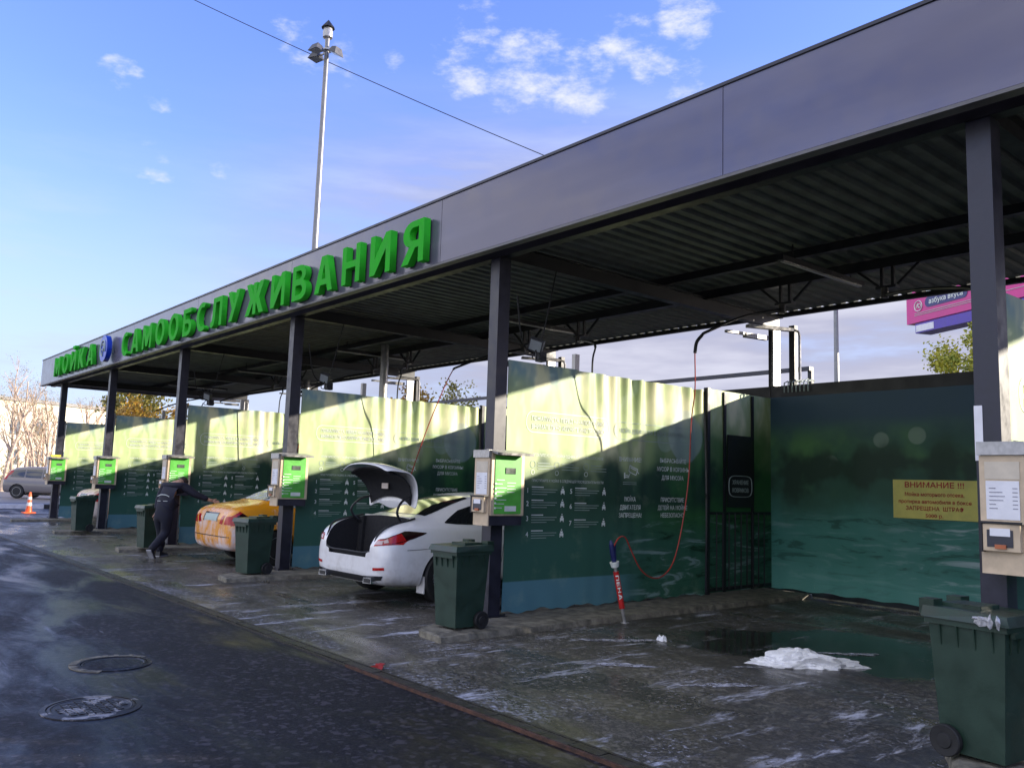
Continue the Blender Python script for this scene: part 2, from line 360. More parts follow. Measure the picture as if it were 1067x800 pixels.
# ------------------------------------------------------------------ mesh helpers
def solid(bm, t):
    bm.normal_update(); bmesh.ops.solidify(bm, geom=bm.faces[:], thickness=t)
class MB:
    def __init__(s): s.bm = bmesh.new()
    def box(s, x0, x1, y0, y1, z0, z1, mtx=None):
        P = [(x0, y0, z0), (x1, y0, z0), (x1, y1, z0), (x0, y1, z0), (x0, y0, z1), (x1, y0, z1), (x1, y1, z1), (x0, y1, z1)]
        return s.hexa(P, mtx)
    def hexa(s, P, mtx=None):
        vs = [s.bm.verts.new((mtx @ Vector(p)) if mtx else p) for p in P]
        for f in ((0, 3, 2, 1), (4, 5, 6, 7), (0, 1, 5, 4), (1, 2, 6, 5), (2, 3, 7, 6), (3, 0, 4, 7)): s.bm.faces.new([vs[i] for i in f])
        return vs
    def bar(s, a, b, w, h=None, upv=(0, 0, 1)):
        a = Vector(a); b = Vector(b); h = h or w; d = (b-a).normalized(); u = Vector(upv)
        if abs(d.dot(u)) > .95: u = Vector((0, 1, 0))
        r = d.cross(u).normalized()*w/2; u = r.cross(d).normalized()*h/2
        s.hexa([a-r-u, a+r-u, b+r-u, b-r-u, a-r+u, a+r+u, b+r+u, b-r+u])
    def cone(s, a, b, r0, r1, n=12, cap=True):
        s.tube([a, b], [r0, r1], n, cap)
    def tube(s, pts, r, n=10, cap=True):
        pts = [Vector(p) for p in pts]; rings = []
        rr = r if isinstance(r, (list, tuple)) else [r]*len(pts)
        prev = None
        for i, p in enumerate(pts):
            d = (pts[min(i+1, len(pts)-1)]-pts[max(i-1, 0)]).normalized()
            if prev is None:
                u = d.orthogonal().normalized()
            else:
                u = (prev - d*prev.dot(d)).normalized()
            prev = u; v = d.cross(u)
            rings.append([s.bm.verts.new(p+(u*math.cos(2*math.pi*k/n)+v*math.sin(2*math.pi*k/n))*rr[i]) for k in range(n)])
        for a, b in zip(rings, rings[1:]):
            for k in range(n): s.bm.faces.new((a[k], a[(k+1) % n], b[(k+1) % n], b[k]))
        if cap: s.bm.faces.new(rings[0][::-1]); s.bm.faces.new(rings[-1])
    def lathe(s, prof, c=(0, 0, 0), n=24, axis='Z'):
        c = Vector(c); rings = []
        for (r, h) in prof:
            ring = []
            for k in range(n):
                a = 2*math.pi*k/n; x, y = r*math.cos(a), r*math.sin(a)
                P = {'Z': (x, y, h), 'X': (h, x, y), 'Y': (y, h, x)}[axis]
                ring.append(s.bm.verts.new(c+Vector(P)))
            rings.append(ring)
        for a, b in zip(rings, rings[1:]):
            for k in range(n): s.bm.faces.new((a[k], a[(k+1) % n], b[(k+1) % n], b[k]))
        s.bm.faces.new(rings[0][::-1]); s.bm.faces.new(rings[-1])
    def poly(s, pts, dz=None):
        vs = [s.bm.verts.new(p) for p in pts]; f = s.bm.faces.new(vs)
        if dz:
            r = bmesh.ops.extrude_face_region(s.bm, geom=[f]); bmesh.ops.translate(s.bm, vec=dz, verts=[e for e in r['geom'] if isinstance(e, bmesh.types.BMVert)])
    def build(s, name, mat, parent=None, smooth=False, bevel=0, world=False, seg=1):
        bm = s.bm
        if bevel:
            bmesh.ops.bevel(bm, geom=[e for e in bm.edges if len(e.link_faces) == 2 and e.calc_face_angle(0) > .5], offset=bevel, segments=seg, profile=.6, affect='EDGES')
        bmesh.ops.recalc_face_normals(bm, faces=bm.faces)
        me = bpy.data.meshes.new(name); bm.to_mesh(me); bm.free()
        return link(name, me, mat, parent, smooth, world)
def link(name, me, mat, parent=None, smooth=False, world=False):
    if world and parent:
        off = parent.location.copy()
        if parent.parent: off += parent.parent.location
        me.transform(Matrix.Translation(-off))
    o = bpy.data.objects.new(name, me); COL.objects.link(o)
    if isinstance(mat, str): mat = MT[mat]
    if mat: me.materials.append(mat)
    if smooth:
        me.shade_smooth()
        try: me.set_sharp_from_angle(angle=R(35))
        except Exception: pass
    if parent: o.parent = parent
    return o
def tag(o, label=None, cat=None, group=None, kind=None):
    if label: o['label'] = label
    if cat: o['category'] = cat
    if group: o['group'] = group
    if kind: o['kind'] = kind
    return o
def empty(name, loc, label=None, cat=None, group=None, rz=0):
    o = bpy.data.objects.new(name, None); COL.objects.link(o); o.location = loc; o.rotation_euler = (0, 0, rz); o.empty_display_size = .2
    return tag(o, label, cat, group)
def kids(o): return [c for c in bpy.data.objects if c.parent == o]
def copy_tree(o, parent=None):
    c = o.copy(); COL.objects.link(c); c.parent = parent
    for ch in kids(o): copy_tree(ch, c)
    return c
def eval_mesh(o):
    dg = bpy.context.evaluated_depsgraph_get(); dg.update()
    me = bpy.data.meshes.new_from_object(o.evaluated_get(dg)); return me

# text: 2D outline -> mesh in local (x right, y up); fitted to a width if asked
def text_mesh(body, size, extrude=0., align='LEFT', width=None, heavy=0.):
    c = bpy.data.curves.new('t', 'FONT'); c.body = body; c.size = size/.73; c.extrude = extrude; c.align_x = align; c.space_line = 1.0; c.resolution_u = 2
    o = bpy.data.objects.new('t', c); COL.objects.link(o); me = eval_mesh(o); bpy.data.objects.remove(o); bpy.data.curves.remove(c)
    if heavy:
        bm = bmesh.new(); bm.from_mesh(me)
        for k, (dx, dy) in enumerate(((1, 0), (.5, .6), (.5, -.6))):
            b2 = bmesh.new(); b2.from_mesh(me); bmesh.ops.translate(b2, vec=(heavy*size*dx, heavy*size*dy, .0012*(k+1)), verts=b2.verts)
            tmp = bpy.data.meshes.new('x'); b2.to_mesh(tmp); bm.from_mesh(tmp); bpy.data.meshes.remove(tmp); b2.free()
        bm.to_mesh(me); bm.free()
    if width and len(me.vertices):
        xs = [v.co.x for v in me.vertices]; w = max(xs)-min(xs); x0 = min(xs); k = width/w
        for v in me.vertices: v.co.x = (v.co.x-x0)*k
        if align == 'CENTER':
            for v in me.vertices: v.co.x -= width/2
    return me
def add_mesh(bm, me, mtx):
    me.transform(mtx); bm.from_mesh(me); bpy.data.meshes.remove(me)

# ------------------------------------------------------------------ the ground
BW = 5.4676; NB = 5
g = MB(); 
g.box(-400, 400, -300, 400, -.30, -.02); tag(g.build('ground', 'soil'), kind='structure')
g = MB(); g.box(-39, 60, -70, 60, -.015, -.001)
tag(g.build('asphalt_yard', 'asphalt'), kind='structure')
# wash floor: a finely divided sheet, sagging a little to the middle of each bay
def slab():
    bm = bmesh.new(); xs = [-31+.25*i for i in range(int(39/.25)+1)]; ys = [-2.30+.25*i for i in range(38)]
    gr = [[bm.verts.new((x, y, .004 - (.0 if y > 6 else .0))) for y in ys] for x in xs]
    for i in range(len(xs)-1):
        for j in range(len(ys)-1): bm.faces.new((gr[i][j], gr[i+1][j], gr[i+1][j+1], gr[i][j+1]))
    me = bpy.data.meshes.new('s'); bm.to_mesh(me); bm.free(); return me
tag(link('wash_floor', slab(), 'wet_concrete'), kind='structure')
g = MB(); g.box(-200, -39.2, -260, 300, -.018, .004); tag(g.build('road', 'road'), kind='structure')
g = MB(); g.box(-66, -64.5, -200, 200, .0, .10); tag(g.build('verge', 'dry_grass'), kind='structure')
g = MB(); g.box(-150, -72, -200, 200, .008, .05); tag(g.build('meadow', 'dry_grass'), kind='structure')

# drainage channel with rusty edge iron
dr = empty('drain_channel', (-12, -2.38, 0), 'long steel drain channel with a rusty edge between dark asphalt and the wash floor', 'drain')
random.seed(3)
b = MB()
n = 150; X0, X1 = -31., 7.5
for i in range(n):
    xa = X0+(X1-X0)*i/n; xb = X0+(X1-X0)*(i+1)/n; j = .008*random.uniform(-1, 1)
    b.box(xa, xb-.006, -2.425+j, -2.335+j*.5, .0, .016+random.uniform(0, .004))
b.build('grating', 'cast_iron', dr, world=True)
b = MB(); b.box(X0, -4.2, -2.452, -2.438, -.01, .015); b.build('edge_iron', 'cast_iron', dr, world=True)
b = MB(); b.box(-4.19, X1, -2.458, -2.436, -.01, .022); b.build('edge_iron', 'rust', dr, world=True)
b = MB(); b.box(X0, X1, -2.330, -2.308, -.01, .022); b.build('edge_iron', 'cast_iron', dr, world=True)

def manhole(x, y, r, lab, mat, relief):
    t = empty('manhole_cover', (x, y, 0), lab, 'manhole cover')
    b = MB(); b.lathe([(r*1.17, -.01), (r*1.17, .006), (r*1.03, .010), (r*1.03, -.01)], n=48); b.build('frame', mat, t)
    b = MB(); b.lathe([(r, -.01), (r, .007), (r*.93, .010), (r*.9, .006), (.001, .006)], n=48)
    for k in range(-4, 5):
        for q in range(-4, 5):
            if math.hypot(k, q) < 4.3: b.box(k*r*.18-.018, k*r*.18+.018, q*r*.18-.018, q*r*.18+.018, .004, .006+relief)
    b.build('lid', mat, t)
    return t
mh = manhole(-3.96, -4.52, .27, 'iron manhole cover with a pale worn patch in the dark asphalt', 'worn_iron', .006)
manhole(-5.28, -4.02, .25, 'half buried manhole cover ringed by broken asphalt, farther of the two', 'asphalt', .002)
b = MB()
for k in range(40):
    a = R(120+k*5.2)
    b.box(-.03, .03, -.02, .02, 0, random.uniform(.004, .012), Matrix.Translation((-5.28+.31*math.cos(a), -4.02+.31*math.sin(a), 0)) @ Matrix.Rotation(a, 4, 'Z'))
tag(b.build('asphalt_crumbs', 'old_concrete'), 'ring of broken grey asphalt round the buried manhole cover', 'rubble')

# ------------------------------------------------------------------ canopy
cp = empty('wash_canopy', (-11, 0, 0), 'long flat canopy with grey fascia panels on dark square columns over the wash bays', 'canopy')
XL, XR = -28.8, 6.6; ZB, ZT, YF = 4.295, 5.157, -.31
seams = [XL]+[x for x in [-1.88-4.24*k for k in range(6, -3, -1)] if XL+.5 < x < XR-.5]+[XR]
for a, c in zip(seams, seams[1:]):
    b = MB(); b.box(a+.004, c-.004, YF, YF+.03, ZB+.03, ZT-.02); b.build('fascia_panel', 'fascia_panel', cp, bevel=.003, world=True)
b = MB(); b.box(XL-.01, XR+.01, YF-.012, YF+.10, ZB-.005, ZB+.022); b.build('fascia_trim', 'trim_grey', cp, world=True)
b = MB(); b.box(XL-.01, XR+.01, YF-.015, YF+.20, ZT-.018, ZT+.012); b.build('fascia_cap', 'column_paint', cp, world=True)
b = MB(); b.box(XL-.0, XL+.03, YF+.034, 6.3, ZB+.03, ZT-.02); b.build('fascia_panel', 'fascia_panel', cp, world=True)
b = MB(); b.box(XR-.03, XR, YF+.034, 6.3, ZB+.03, ZT-.02); b.build('fascia_panel', 'fascia_panel', cp, world=True)
b = MB()
for x in seams[1:-1]: b.box(x-.02, x+.02, YF+.04, YF+.09, ZB+.05, ZT-.03)
b.box(XL+.04, XR-.04, YF+.05, YF+.13, ZB+.03, ZB+.13); b.box(XL+.04, XR-.04, YF+.05, YF+.13, ZT-.14, ZT-.03)
b.build('fascia_frame', 'dark_steel', cp, world=True)
# trapezoidal roof sheet, ribs run front to back
bm = bmesh.new(); prof = []; x = XL+.04; P_ = .21
while x < XR-.04-P_:
    prof += [(x, 4.615), (x+.085, 4.615), (x+.11, 4.655), (x+.185, 4.655)]; x += P_
ysr = [YF+.14, 1.5, 3.6, 6.3]
rows = [[bm.verts.new((px, y, pz-.010*(y/6.3))) for px, pz in prof] for y in ysr]
for a, c in zip(rows, rows[1:]):
    for i in range(len(prof)-1): bm.faces.new((a[i], a[i+1], c[i+1], c[i]))
solid(bm, .003)
me = bpy.data.meshes.new('r'); bm.to_mesh(me); bm.free(); link('roof_sheet', me, 'roof_sheet', cp, world=True)
for (y, w, z0, z1) in [(.05, .12, 4.30, 4.60), (3.07, .10, 4.50, 4.60), (4.12, .12, 4.47, 4.598), (6.24, .08, 4.53, 4.60)]:
    b = MB(); b.box(XL+.04, XR-.04, y-w/2, y+w/2, z0, z1); b.build('purlin', 'dark_steel', cp, world=True)
for k in range(-1, NB+1):
    X = -k*BW
    b = MB()                                   # tapering I-beam: flange, web, flange
    z0, z1 = 4.30, 4.498
    b.box(X+.02, X+.15, .115, 6.14, z0, z0+.014); b.box(X+.079, X+.091, .118, 6.12, z0+.015, z1-.013); b.box(X+.02, X+.15, .115, 6.14, z1-.012, z1)
    b.build('rafter', 'dark_steel', cp, world=True)
    b = MB(); b.box(X, X+.165, -.005, .17, .07, 4.299)
    b.build('column', 'column_paint', cp, bevel=.008, world=True)
    b = MB(); b.box(X-.06, X+.225, -.06, .24, .06, .078)
    for sx in (-.035, .2):
        for sy in (-.035, .215): b.lathe([(.012, .078), (.012, .11), (.001, .112)], (X+sx, sy, 0), 6)
    b.build('base_plate', 'dark_steel', cp, world=True)
# -------- rear posts with the light steel rails at their heads
for k in range(-1, NB+1):
    X = -k*BW+.06
    b = MB(); b.box(X-.05, X+.05, 5.92, 6.02, .05, 4.298); b.build('rear_post', 'dark_steel', cp, world=True)
    b = MB(); b.box(X+.33, X+.43, 5.92, 6.02, .05, 4.298); b.build('rear_post', 'dark_steel', cp, world=True)
    b = MB(); b.box(X+.053, X+.085, 5.86, 6.06, 3.325, 4.27); b.build('post_cladding', 'galvanised', cp, world=True)
    b = MB(); b.tube([(X+.50, 5.96, 3.36), (X+.50, 5.96, 4.12), (X+.48, 5.95, 4.19), (X+.40, 5.88, 4.235), (X+.1, 5.5, 4.25)], .022, 8); b.build('conduit', 'galvanised', cp, smooth=True, world=True)
    b = MB(); b.bar((X+.42, 5.86, 4.21), (X+.10, 5.1, 4.21), .10, .05); b.build('lamp_rail', 'galvanised', cp, bevel=.006, world=True)
    b = MB(); b.bar((X-.02, 5.83, 4.12), (X-.12, 5.35, 4.12), .09, .07); b.bar((X-.12, 5.34, 4.14), (X-.2, 4.95, 4.14), .06, .04); b.build('lamp_rail', 'galvanised', cp, bevel=.006, world=True)

# ------------------------------------------------------------------ sign letters (own bold glyph outlines)
def arc(cx, cy, rx, ry, a0, a1, n=14): return [(cx+rx*math.cos(R(a0+(a1-a0)*i/n)), cy+ry*math.sin(R(a0+(a1-a0)*i/n))) for i in range(n+1)]
s_ = .168
def gl():
    G = {}; s = s_
    w = .74; I = [(0, 0), (s*1.08, 0), (w-s, .60), (w-s, 0), (w, 0), (w, 1), (w-s*1.08, 1), (s, .40), (s, 1), (0, 1)]
    G['И'] = (w, [I]); G['Й'] = (w, [I, arc(w/2, 1.25, .20, .19, 180, 360, 10)+arc(w/2, 1.27, .09, .09, 360, 180, 8)])
    w = .90; G['М'] = (w, [[(0, 0), (s, 0), (s, .56), (w/2-.09, .10), (w/2+.09, .10), (w-s, .56), (w-s, 0), (w, 0), (w, 1), (w-s, 1), (w/2, .45), (s, 1), (0, 1)]])
    w = .72; G['Н'] = (w, [[(0, 0), (s, 0), (s, .41), (w-s, .41), (w-s, 0), (w, 0), (w, 1), (w-s, 1), (w-s, .585), (s, .585), (s, 1), (0, 1)]])
    w = .72; G['К'] = (w, [[(0, 0), (s, 0), (s, .38), (w-.25, 0), (w, 0), (.42, .52), (w-.02, 1), (w-.26, 1), (s, .63), (s, 1), (0, 1)]])
    w = .80; G['А'] = (w, [[(0, 0), (.20, 0), (.26, .20), (w-.26, .20), (w-.20, 0), (w, 0), (w/2+.125, 1), (w/2-.125, 1)], [(.305, .36), (w/2, .76), (w-.305, .36)]])
    w = .84; G['О'] = (w, [arc(w/2, .5, w/2, .515, 0, 360, 36)[:-1], arc(w/2, .5, w/2-.19, .35, 360, 0, 30)[:-1]])
    w = .70; G['С'] = (w, [arc(.42, .5, .42, .515, 58, 302, 28)+arc(.43, .5, .24, .345, 296, 64, 24)])
    w = .70; G['Б'] = (w, [[(0, 0)]+arc(.38, .305, .32, .305, -90, 90)+[(s, .61), (s, .84), (w-.06, .84), (w-.06, 1), (0, 1)], [(s, .16), (s, .455)]+arc(.36, .307, .15, .148, 90, -90, 10)])
    w = .70; G['В'] = (w, [[(0, 0)]+arc(.40, .285, .30, .285, -90, 62)+arc(.37, .745, .27, .255, -48, 90)+[(0, 1)], [(s, .155), (s, .425)]+arc(.36, .29, .14, .135, 90, -90, 10), [(s, .60), (s, .85)]+arc(.34, .725, .12, .125, 90, -90, 10)])
    w = .76; G['Л'] = (w, [[(-.02, 0), (.13, .0), (.23, .08), (.29, .30), (.32, .83), (w-s, .83), (w-s, 0), (w, 0), (w, 1), (.14, 1), (.11, .35), (.07, .20), (-.02, .17)]])
    w = .76; G['У'] = (w, [[(.09, 0), (.31, 0), (w, 1), (w-.22, 1), (.405, .52), (.21, 1), (-.01, 1), (.29, .40)]])
    w = 1.08; c = w/2; rgt = [(c+.09, 0), (c+.09, .37), (w-.24, 0), (w, 0), (c+.26, .52), (w-.02, 1), (w-.26, 1), (c+.09, .63), (c+.09, 1)]
    G['Ж'] = (w, [rgt+[(w-x, y) for x, y in rgt[::-1]]])
    w = .72; Rr = [(0, 0), (s, 0), (s, .36), (.27, .36), (w-.23, 0), (w, 0), (.46, .42)]+arc(.37, .69, .31, .31, -58, 90)+[(0, 1)]
    h = [(s, .53), (s, .845)]+arc(.35, .688, .125, .157, 90, -90, 10)
    G['Я'] = (w, [[(w-x, y) for x, y in Rr[::-1]], [(w-x, y) for x, y in h[::-1]]])
    w = .74; G['П'] = (w, [[(0, 0), (s, 0), (s, .83), (w-s, .83), (w-s, 0), (w, 0), (w, 1), (0, 1)]])
    w = .60; G['Е'] = (w, [[(0, 0), (w, 0), (w, .17), (s, .17), (s, .42), (w-.05, .42), (w-.05, .58), (s, .58), (s, .83), (w, .83), (w, 1), (0, 1)]])
    return G
GL = gl()
def glyph_mesh(ch, sx, sz, depth):
    w, loops = GL[ch]
    c = bpy.data.curves.new('g', 'CURVE'); c.dimensions = '2D'; c.fill_mode = 'BOTH'; c.extrude = depth/2
    for lp in loops:
        sp = c.splines.new('POLY'); sp.points.add(len(lp)-1)
        for p, (x, y) in zip(sp.points, lp): p.co = (x*sx, y*sz, 0, 1)
        sp.use_cyclic_u = True
    o = bpy.data.objects.new('g', c); COL.objects.link(o); me = eval_mesh(o); bpy.data.objects.remove(o); bpy.data.curves.remove(c); return me
UPR = Matrix(((1, 0, 0, 0), (0, 0, -1, 0), (0, 1, 0, 0), (0, 0, 0, 1)))     # text plane -> facing -Y
DEP = .12
def word(txt, x0, x1, z0, h, label):
    t = empty('sign_lettering', (x0, YF-DEP, z0), label, 'sign')
    gap = .40; tot = sum(GL[c][0] for c in txt)+gap*(len(txt)-1); k = (x1-x0)/tot; x = 0
    for ch in txt:
        me = glyph_mesh(ch, k, h, DEP-.02); me.transform(Matrix.Translation((x, DEP/2-.01, 0)) @ UPR)
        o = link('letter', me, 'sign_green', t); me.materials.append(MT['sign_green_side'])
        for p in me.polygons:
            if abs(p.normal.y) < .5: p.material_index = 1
        b = MB(); b.box(x+.1*k, x+.16*k, DEP-.02, DEP+.0, h*.45, h*.55); b.build('standoff', 'galvanised', o)
        x += (GL[ch][0]+gap)*k
    return t
word('МОЙКА', -26.45, -21.95, 4.42, .57, 'short word МОЙКА in green raised letters at the far end of the fascia')
word('САМООБСЛУЖИВАНИЯ', -19.35, -6.33, 4.37, .56, 'long word САМООБСЛУЖИВАНИЯ in green raised letters along the fascia, ending above a column')
em = empty('emblem_sign', (-20.68, YF-.12, 4.70), 'round blue emblem with a pale swirl between the two green words', 'sign')
b = MB(); b.lathe([(.34, -.08), (.34, .04), (.001, .04)], n=40, axis='Y'); o = b.build('disc', 'sign_blue', em, smooth=True)
b = MB()
b.tube([(.2*math.cos(R(a)), -.09, .2*math.sin(R(a))) for a in range(-30, 271, 12)], .018, 6)
b.tube([(.09*math.cos(R(a)), -.09, .03+.09*math.sin(R(a))) for a in range(-150, 151, 20)], .015, 6)
b.tube([(-.02, -.09, -.06), (-.05, -.09, -.2)], .015, 6); b.build('swirl', 'faint_print', em, smooth=True)

# ------------------------------------------------------------------ banner partitions
def wave(y, z):
    k = max(0, min(1, (z-.2)/2.9))
    return (.003+.042*k**3)*math.sin(y*21.0+1.9*math.sin(y*2.9)+.4*z)*min(1, max(0, (y-1.1)/.9))*(.75+.25*math.sin(y*5.3)) + .012*math.sin(y*3.1+z*1.3) + (.02*math.sin(y*13+z*4)*max(0, 1-z/.7)**2)*max(0, 1-y/2.2)
PX = .104
def partition():
    t = empty('banner_partition', (0, 0, 0))
    bm = bmesh.new(); ny, nz = 300, 30; Y0, Y1, Z0, Z1 = .24, 4.10, .10, 3.09
    gr = []
    for i in range(ny+1):
        y = Y0+(Y1-Y0)*i/ny; sag = .012*abs(math.sin(y*7)) if y > 1.4 else 0
        zb = Z0+.015*math.sin(y*9)+.01*math.sin(y*23)
        gr.append([bm.verts.new((PX+wave(y, zb+(Z1-sag-zb)*j/nz), y, zb+(Z1-sag-zb)*j/nz)) for j in range(nz+1)])
    for i in range(ny):
        for j in range(nz): bm.faces.new((gr[i][j], gr[i+1][j], gr[i+1][j+1], gr[i][j+1]))
    solid(bm, -.003); bmesh.ops.recalc_face_normals(bm, faces=bm.faces)
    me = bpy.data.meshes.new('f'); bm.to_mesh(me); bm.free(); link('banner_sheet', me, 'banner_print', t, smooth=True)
    b = MB(); b.box(.0, .06, .185, .235, .07, 3.13); b.build('front_stile', 'galvanised', t)
    b = MB(); b.box(.0, .06, .24, 4.1, 3.02, 3.07); b.box(.0, .06, .24, 4.1, .12, .17); b.box(.0, .06, .24, 4.1, 1.5, 1.55); b.build('rail', 'dark_steel', t)
    for y in (1.50, 2.9):
        b = MB(); b.box(-.065, -.003, y-.04, y+.04, .07, 3.32 if y < 2 else 3.0); b.build('support_post', 'galvanised', t)
    b = MB(); b.box(.06, .135, 4.12, 4.185, .08, 3.13); b.build('gate_post', 'dark_steel', t)
    # lettering printed on the sheet, facing +X, reading towards +Y
    bm = bmesh.new(); bf = bmesh.new(); bh = bmesh.new()
    def put(dst, me, y, z):
        for v in me.vertices:
            yy = y+v.co.x; zz = z+v.co.y; v.co = (PX+wave(yy, zz)+.007+v.co.z*.5, yy, zz)
        dst.from_mesh(me); bpy.data.meshes.remove(me)
    def txt(s, y, z, h, w=None, al='LEFT', dst=None): put(dst if dst is not None else bm, text_mesh(s, h, 0, al, w, .04 if h > .05 else 0), y, z)
    def strip(y0, y1, z0, z1, dst=None):
        d = dst if dst is not None else bf; n = max(1, int((y1-y0)/.05))
        a = [(y0+(y1-y0)*i/n) for i in range(n+1)]
        v0 = [d.verts.new((PX+wave(y, z0)+.007, y, z0)) for y in a]; v1 = [d.verts.new((PX+wave(y, z1)+.007, y, z1)) for y in a]
        for i in range(n): d.faces.new((v0[i], v0[i+1], v1[i+1], v1[i]))
    def ring(y0, y1, z0, z1, r, th, dst=None):
        d = dst if dst is not None else bf
        pts = []
        for (cy, cz, a0) in ((y1-r, z0+r, -90), (y1-r, z1-r, 0), (y0+r, z1-r, 90), (y0+r, z0+r, 180)):
            for k in range(7): a = R(a0+15*k); pts.append((cy, cz, math.cos(a), math.sin(a)))
        full = []
        for i in range(len(pts)):
            p, q = pts[i], pts[(i+1) % len(pts)]; L = math.hypot(p[0]+p[2]*r-q[0]-q[2]*r, p[1]+p[3]*r-q[1]-q[3]*r); m = max(1, int(L/.06))
            for k in range(m):
                f = k/m; full.append(tuple(p[j]*(1-f)+q[j]*f for j in range(4)))
        vo = []; vi = []
        for cy, cz, c, s in full:
            for rr, l in ((r, vo), (r-th, vi)):
                y = cy+c*rr; z = cz+s*rr; l.append(d.verts.new((PX+wave(y, z)+.007, y, z)))
        for i in range(len(full)): j = (i+1) % len(full); d.faces.new((vo[i], vo[j], vi[j], vi[i]))
    ring(.55, 2.02, 2.235, 2.50, .11, .009, bh)
    txt('ПОЖАЛУЙСТА, ПЕРЕД НАЧАЛОМ МОЙКИ', .64, 2.385, .055, 1.26, dst=bh); txt('ВНИМАТЕЛЬНО ИЗУЧИТЕ ИНСТРУКЦИЮ', .64, 2.285, .055, 1.26, dst=bh)
    ring(2.10, 3.74, 2.24, 2.48, .11, .010); txt('МОЙКА ДВИГАТЕЛЯ В БОКСЕ ЗАПРЕЩЕНА', 2.24, 2.335, .058, 1.38, dst=bf)
    txt('ОПЛАТИТЕ УСЛУГУ МОЙКИ ОДНИМ ИЗ УДОБНЫХ СПОСОБОВ', .67, 1.945, .036, 1.22, dst=bm)
    for y in (.68, 1.08, 1.58): 
        ring(y-.045, y+.045, 1.80, 1.89, .044, .007, bf); ring(y-.03, y+.03, 1.72, 1.78, .029, .006, bm)
        for q in range(3): strip(y+.08, y+.08+(.3 if q else .2), 1.86-.035*q, 1.868-.035*q)
    txt('ПРИСТУПАЙТЕ К МОЙКЕ В СЛЕДУЮЩЕЙ ПОСЛЕДОВАТЕЛЬНОСТИ', .67, 1.635, .032, 1.23, dst=bm)
    def caricon(y, z):
        for (a, c_, d, e) in ((-.032, .032, -.03, .004), (-.020, .020, .006, .030), (-.032, -.018, -.045, -.031), (.018, .032, -.045, -.031)): strip(y+a, y+c_, z+d, z+e, bm)
        strip(y-.008, y+.008, z+.040, z+.056, bm)
    for (ny_, yb, yc, zs, nums) in ((.60, .67, 1.19, (1.53, 1.37, 1.19, 1.00), '1234'), (1.33, 1.40, 1.92, (1.53, 1.34, 1.13), '567')):
        for z, c in zip(zs, nums):
            txt(c, ny_-.02, z-.03, .062, dst=bm); caricon(yc, z)
            strip(yb, yb+.2, z+.034, z+.046, bm)
            for q in range(3): strip(yb, yb+(.43, .4, .26)[q], z+.008-.03*q, z+.016-.03*q)
    txt('ВНИМАНИЕ!', 2.445, 1.95, .058, .44, 'CENTER')
    # camera pictogram
    def seg(y0, z0, y1, z1, th=.012):
        L = math.hypot(y1-y0, z1-z0); a = math.atan2(z1-z0, y1-y0); n = max(1, int(L/.05)); px, pz = -math.sin(a)*th/2, math.cos(a)*th/2
        l0 = []; l1 = []
        for i in range(n+1):
            y = y0+(y1-y0)*i/n; z = z0+(z1-z0)*i/n
            l0.append(bm.verts.new((PX+wave(y-px, z-pz)+.007, y-px, z-pz))); l1.append(bm.verts.new((PX+wave(y+px, z+pz)+.007, y+px, z+pz)))
        for i in range(n): bm.faces.new((l0[i], l0[i+1], l1[i+1], l1[i]))
    P = [(2.44, 1.90), (2.60, 1.85), (2.57, 1.77), (2.41, 1.82)]
    for a, c in zip(P, P[1:]+P[:1]): seg(*a, *c)
    seg(2.46, 1.87, 2.58, 1.832); seg(2.59, 1.82, 2.62, 1.79); seg(2.45, 1.80, 2.42, 1.755); seg(2.42, 1.755, 2.345, 1.765); seg(2.33, 1.80, 2.33, 1.72, .02); seg(2.33, 1.74, 2.42, 1.735)
    for q in range(2): strip(2.3, 2.58, 1.665-.025*q, 1.673-.025*q)
    for s, z in (('ВЫБРАСЫВАЙТЕ', 1.965), ('МУСОР В КОРЗИНЫ', 1.845), ('ДЛЯ МУСОРА', 1.725)): txt(s, 3.35, z, .06, .045*len(s)+.02, 'CENTER')
    for s, z in (('МОЙКА', 1.415), ('ДВИГАТЕЛЯ', 1.305), ('ЗАПРЕЩЕНА!', 1.20)): txt(s, 2.45, z, .06, .047*len(s), 'CENTER')
    for s, z in (('ПРИСУТСТВИЕ', 1.415), ('ДЕТЕЙ НА МОЙКЕ', 1.305), ('НЕБЕЗОПАСНО', 1.20)): txt(s, 3.35, z, .06, .045*len(s), 'CENTER')
    for bmx, nm, mt in ((bh, 'printed_heading', 'white_print'), (bm, 'printed_lettering', 'banner_ink'), (bf, 'printed_small_text', 'banner_faint')):
        me = bpy.data.meshes.new(nm); bmx.to_mesh(me); bmx.free(); link(nm, me, mt, t)
    # the narrow gate behind the sheet: printed leaf above, rods in front
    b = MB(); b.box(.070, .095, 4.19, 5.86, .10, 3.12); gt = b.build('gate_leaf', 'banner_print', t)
    b = MB(); b.box(.098, .125, 4.55, 4.60, .1, 3.1); b.box(.098, .125, 5.28, 5.33, .1, 3.1); b.box(.098, .12, 4.22, 5.8, 1.24, 1.28); b.box(.098, .12, 4.22, 5.8, .12, .17); b.build('frame', 'dark_steel', gt)
    b = MB()
    for k in range(9): b.tube([(.14, 4.34+.155*k, .14), (.14, 4.34+.155*k, 1.26)], .011, 6)
    b.build('rods', 'dark_steel', gt)
    b = MB(); b.box(.126, .140, 4.62, 5.27, 1.35, 2.45); b.build('notice_board', 'black_plastic', gt)
    bm = bmesh.new()
    def rb(s, z):
        me = text_mesh(s, .065, 0, 'CENTER', .42, .04)
        for v in me.vertices: v.co = (.143+v.co.z, 4.94+v.co.x, z+v.co.y)
        bm.from_mesh(me); bpy.data.meshes.remove(me)
    rb('ХРАНЕНИЕ', 1.70); rb('КОВРИКОВ', 1.58)
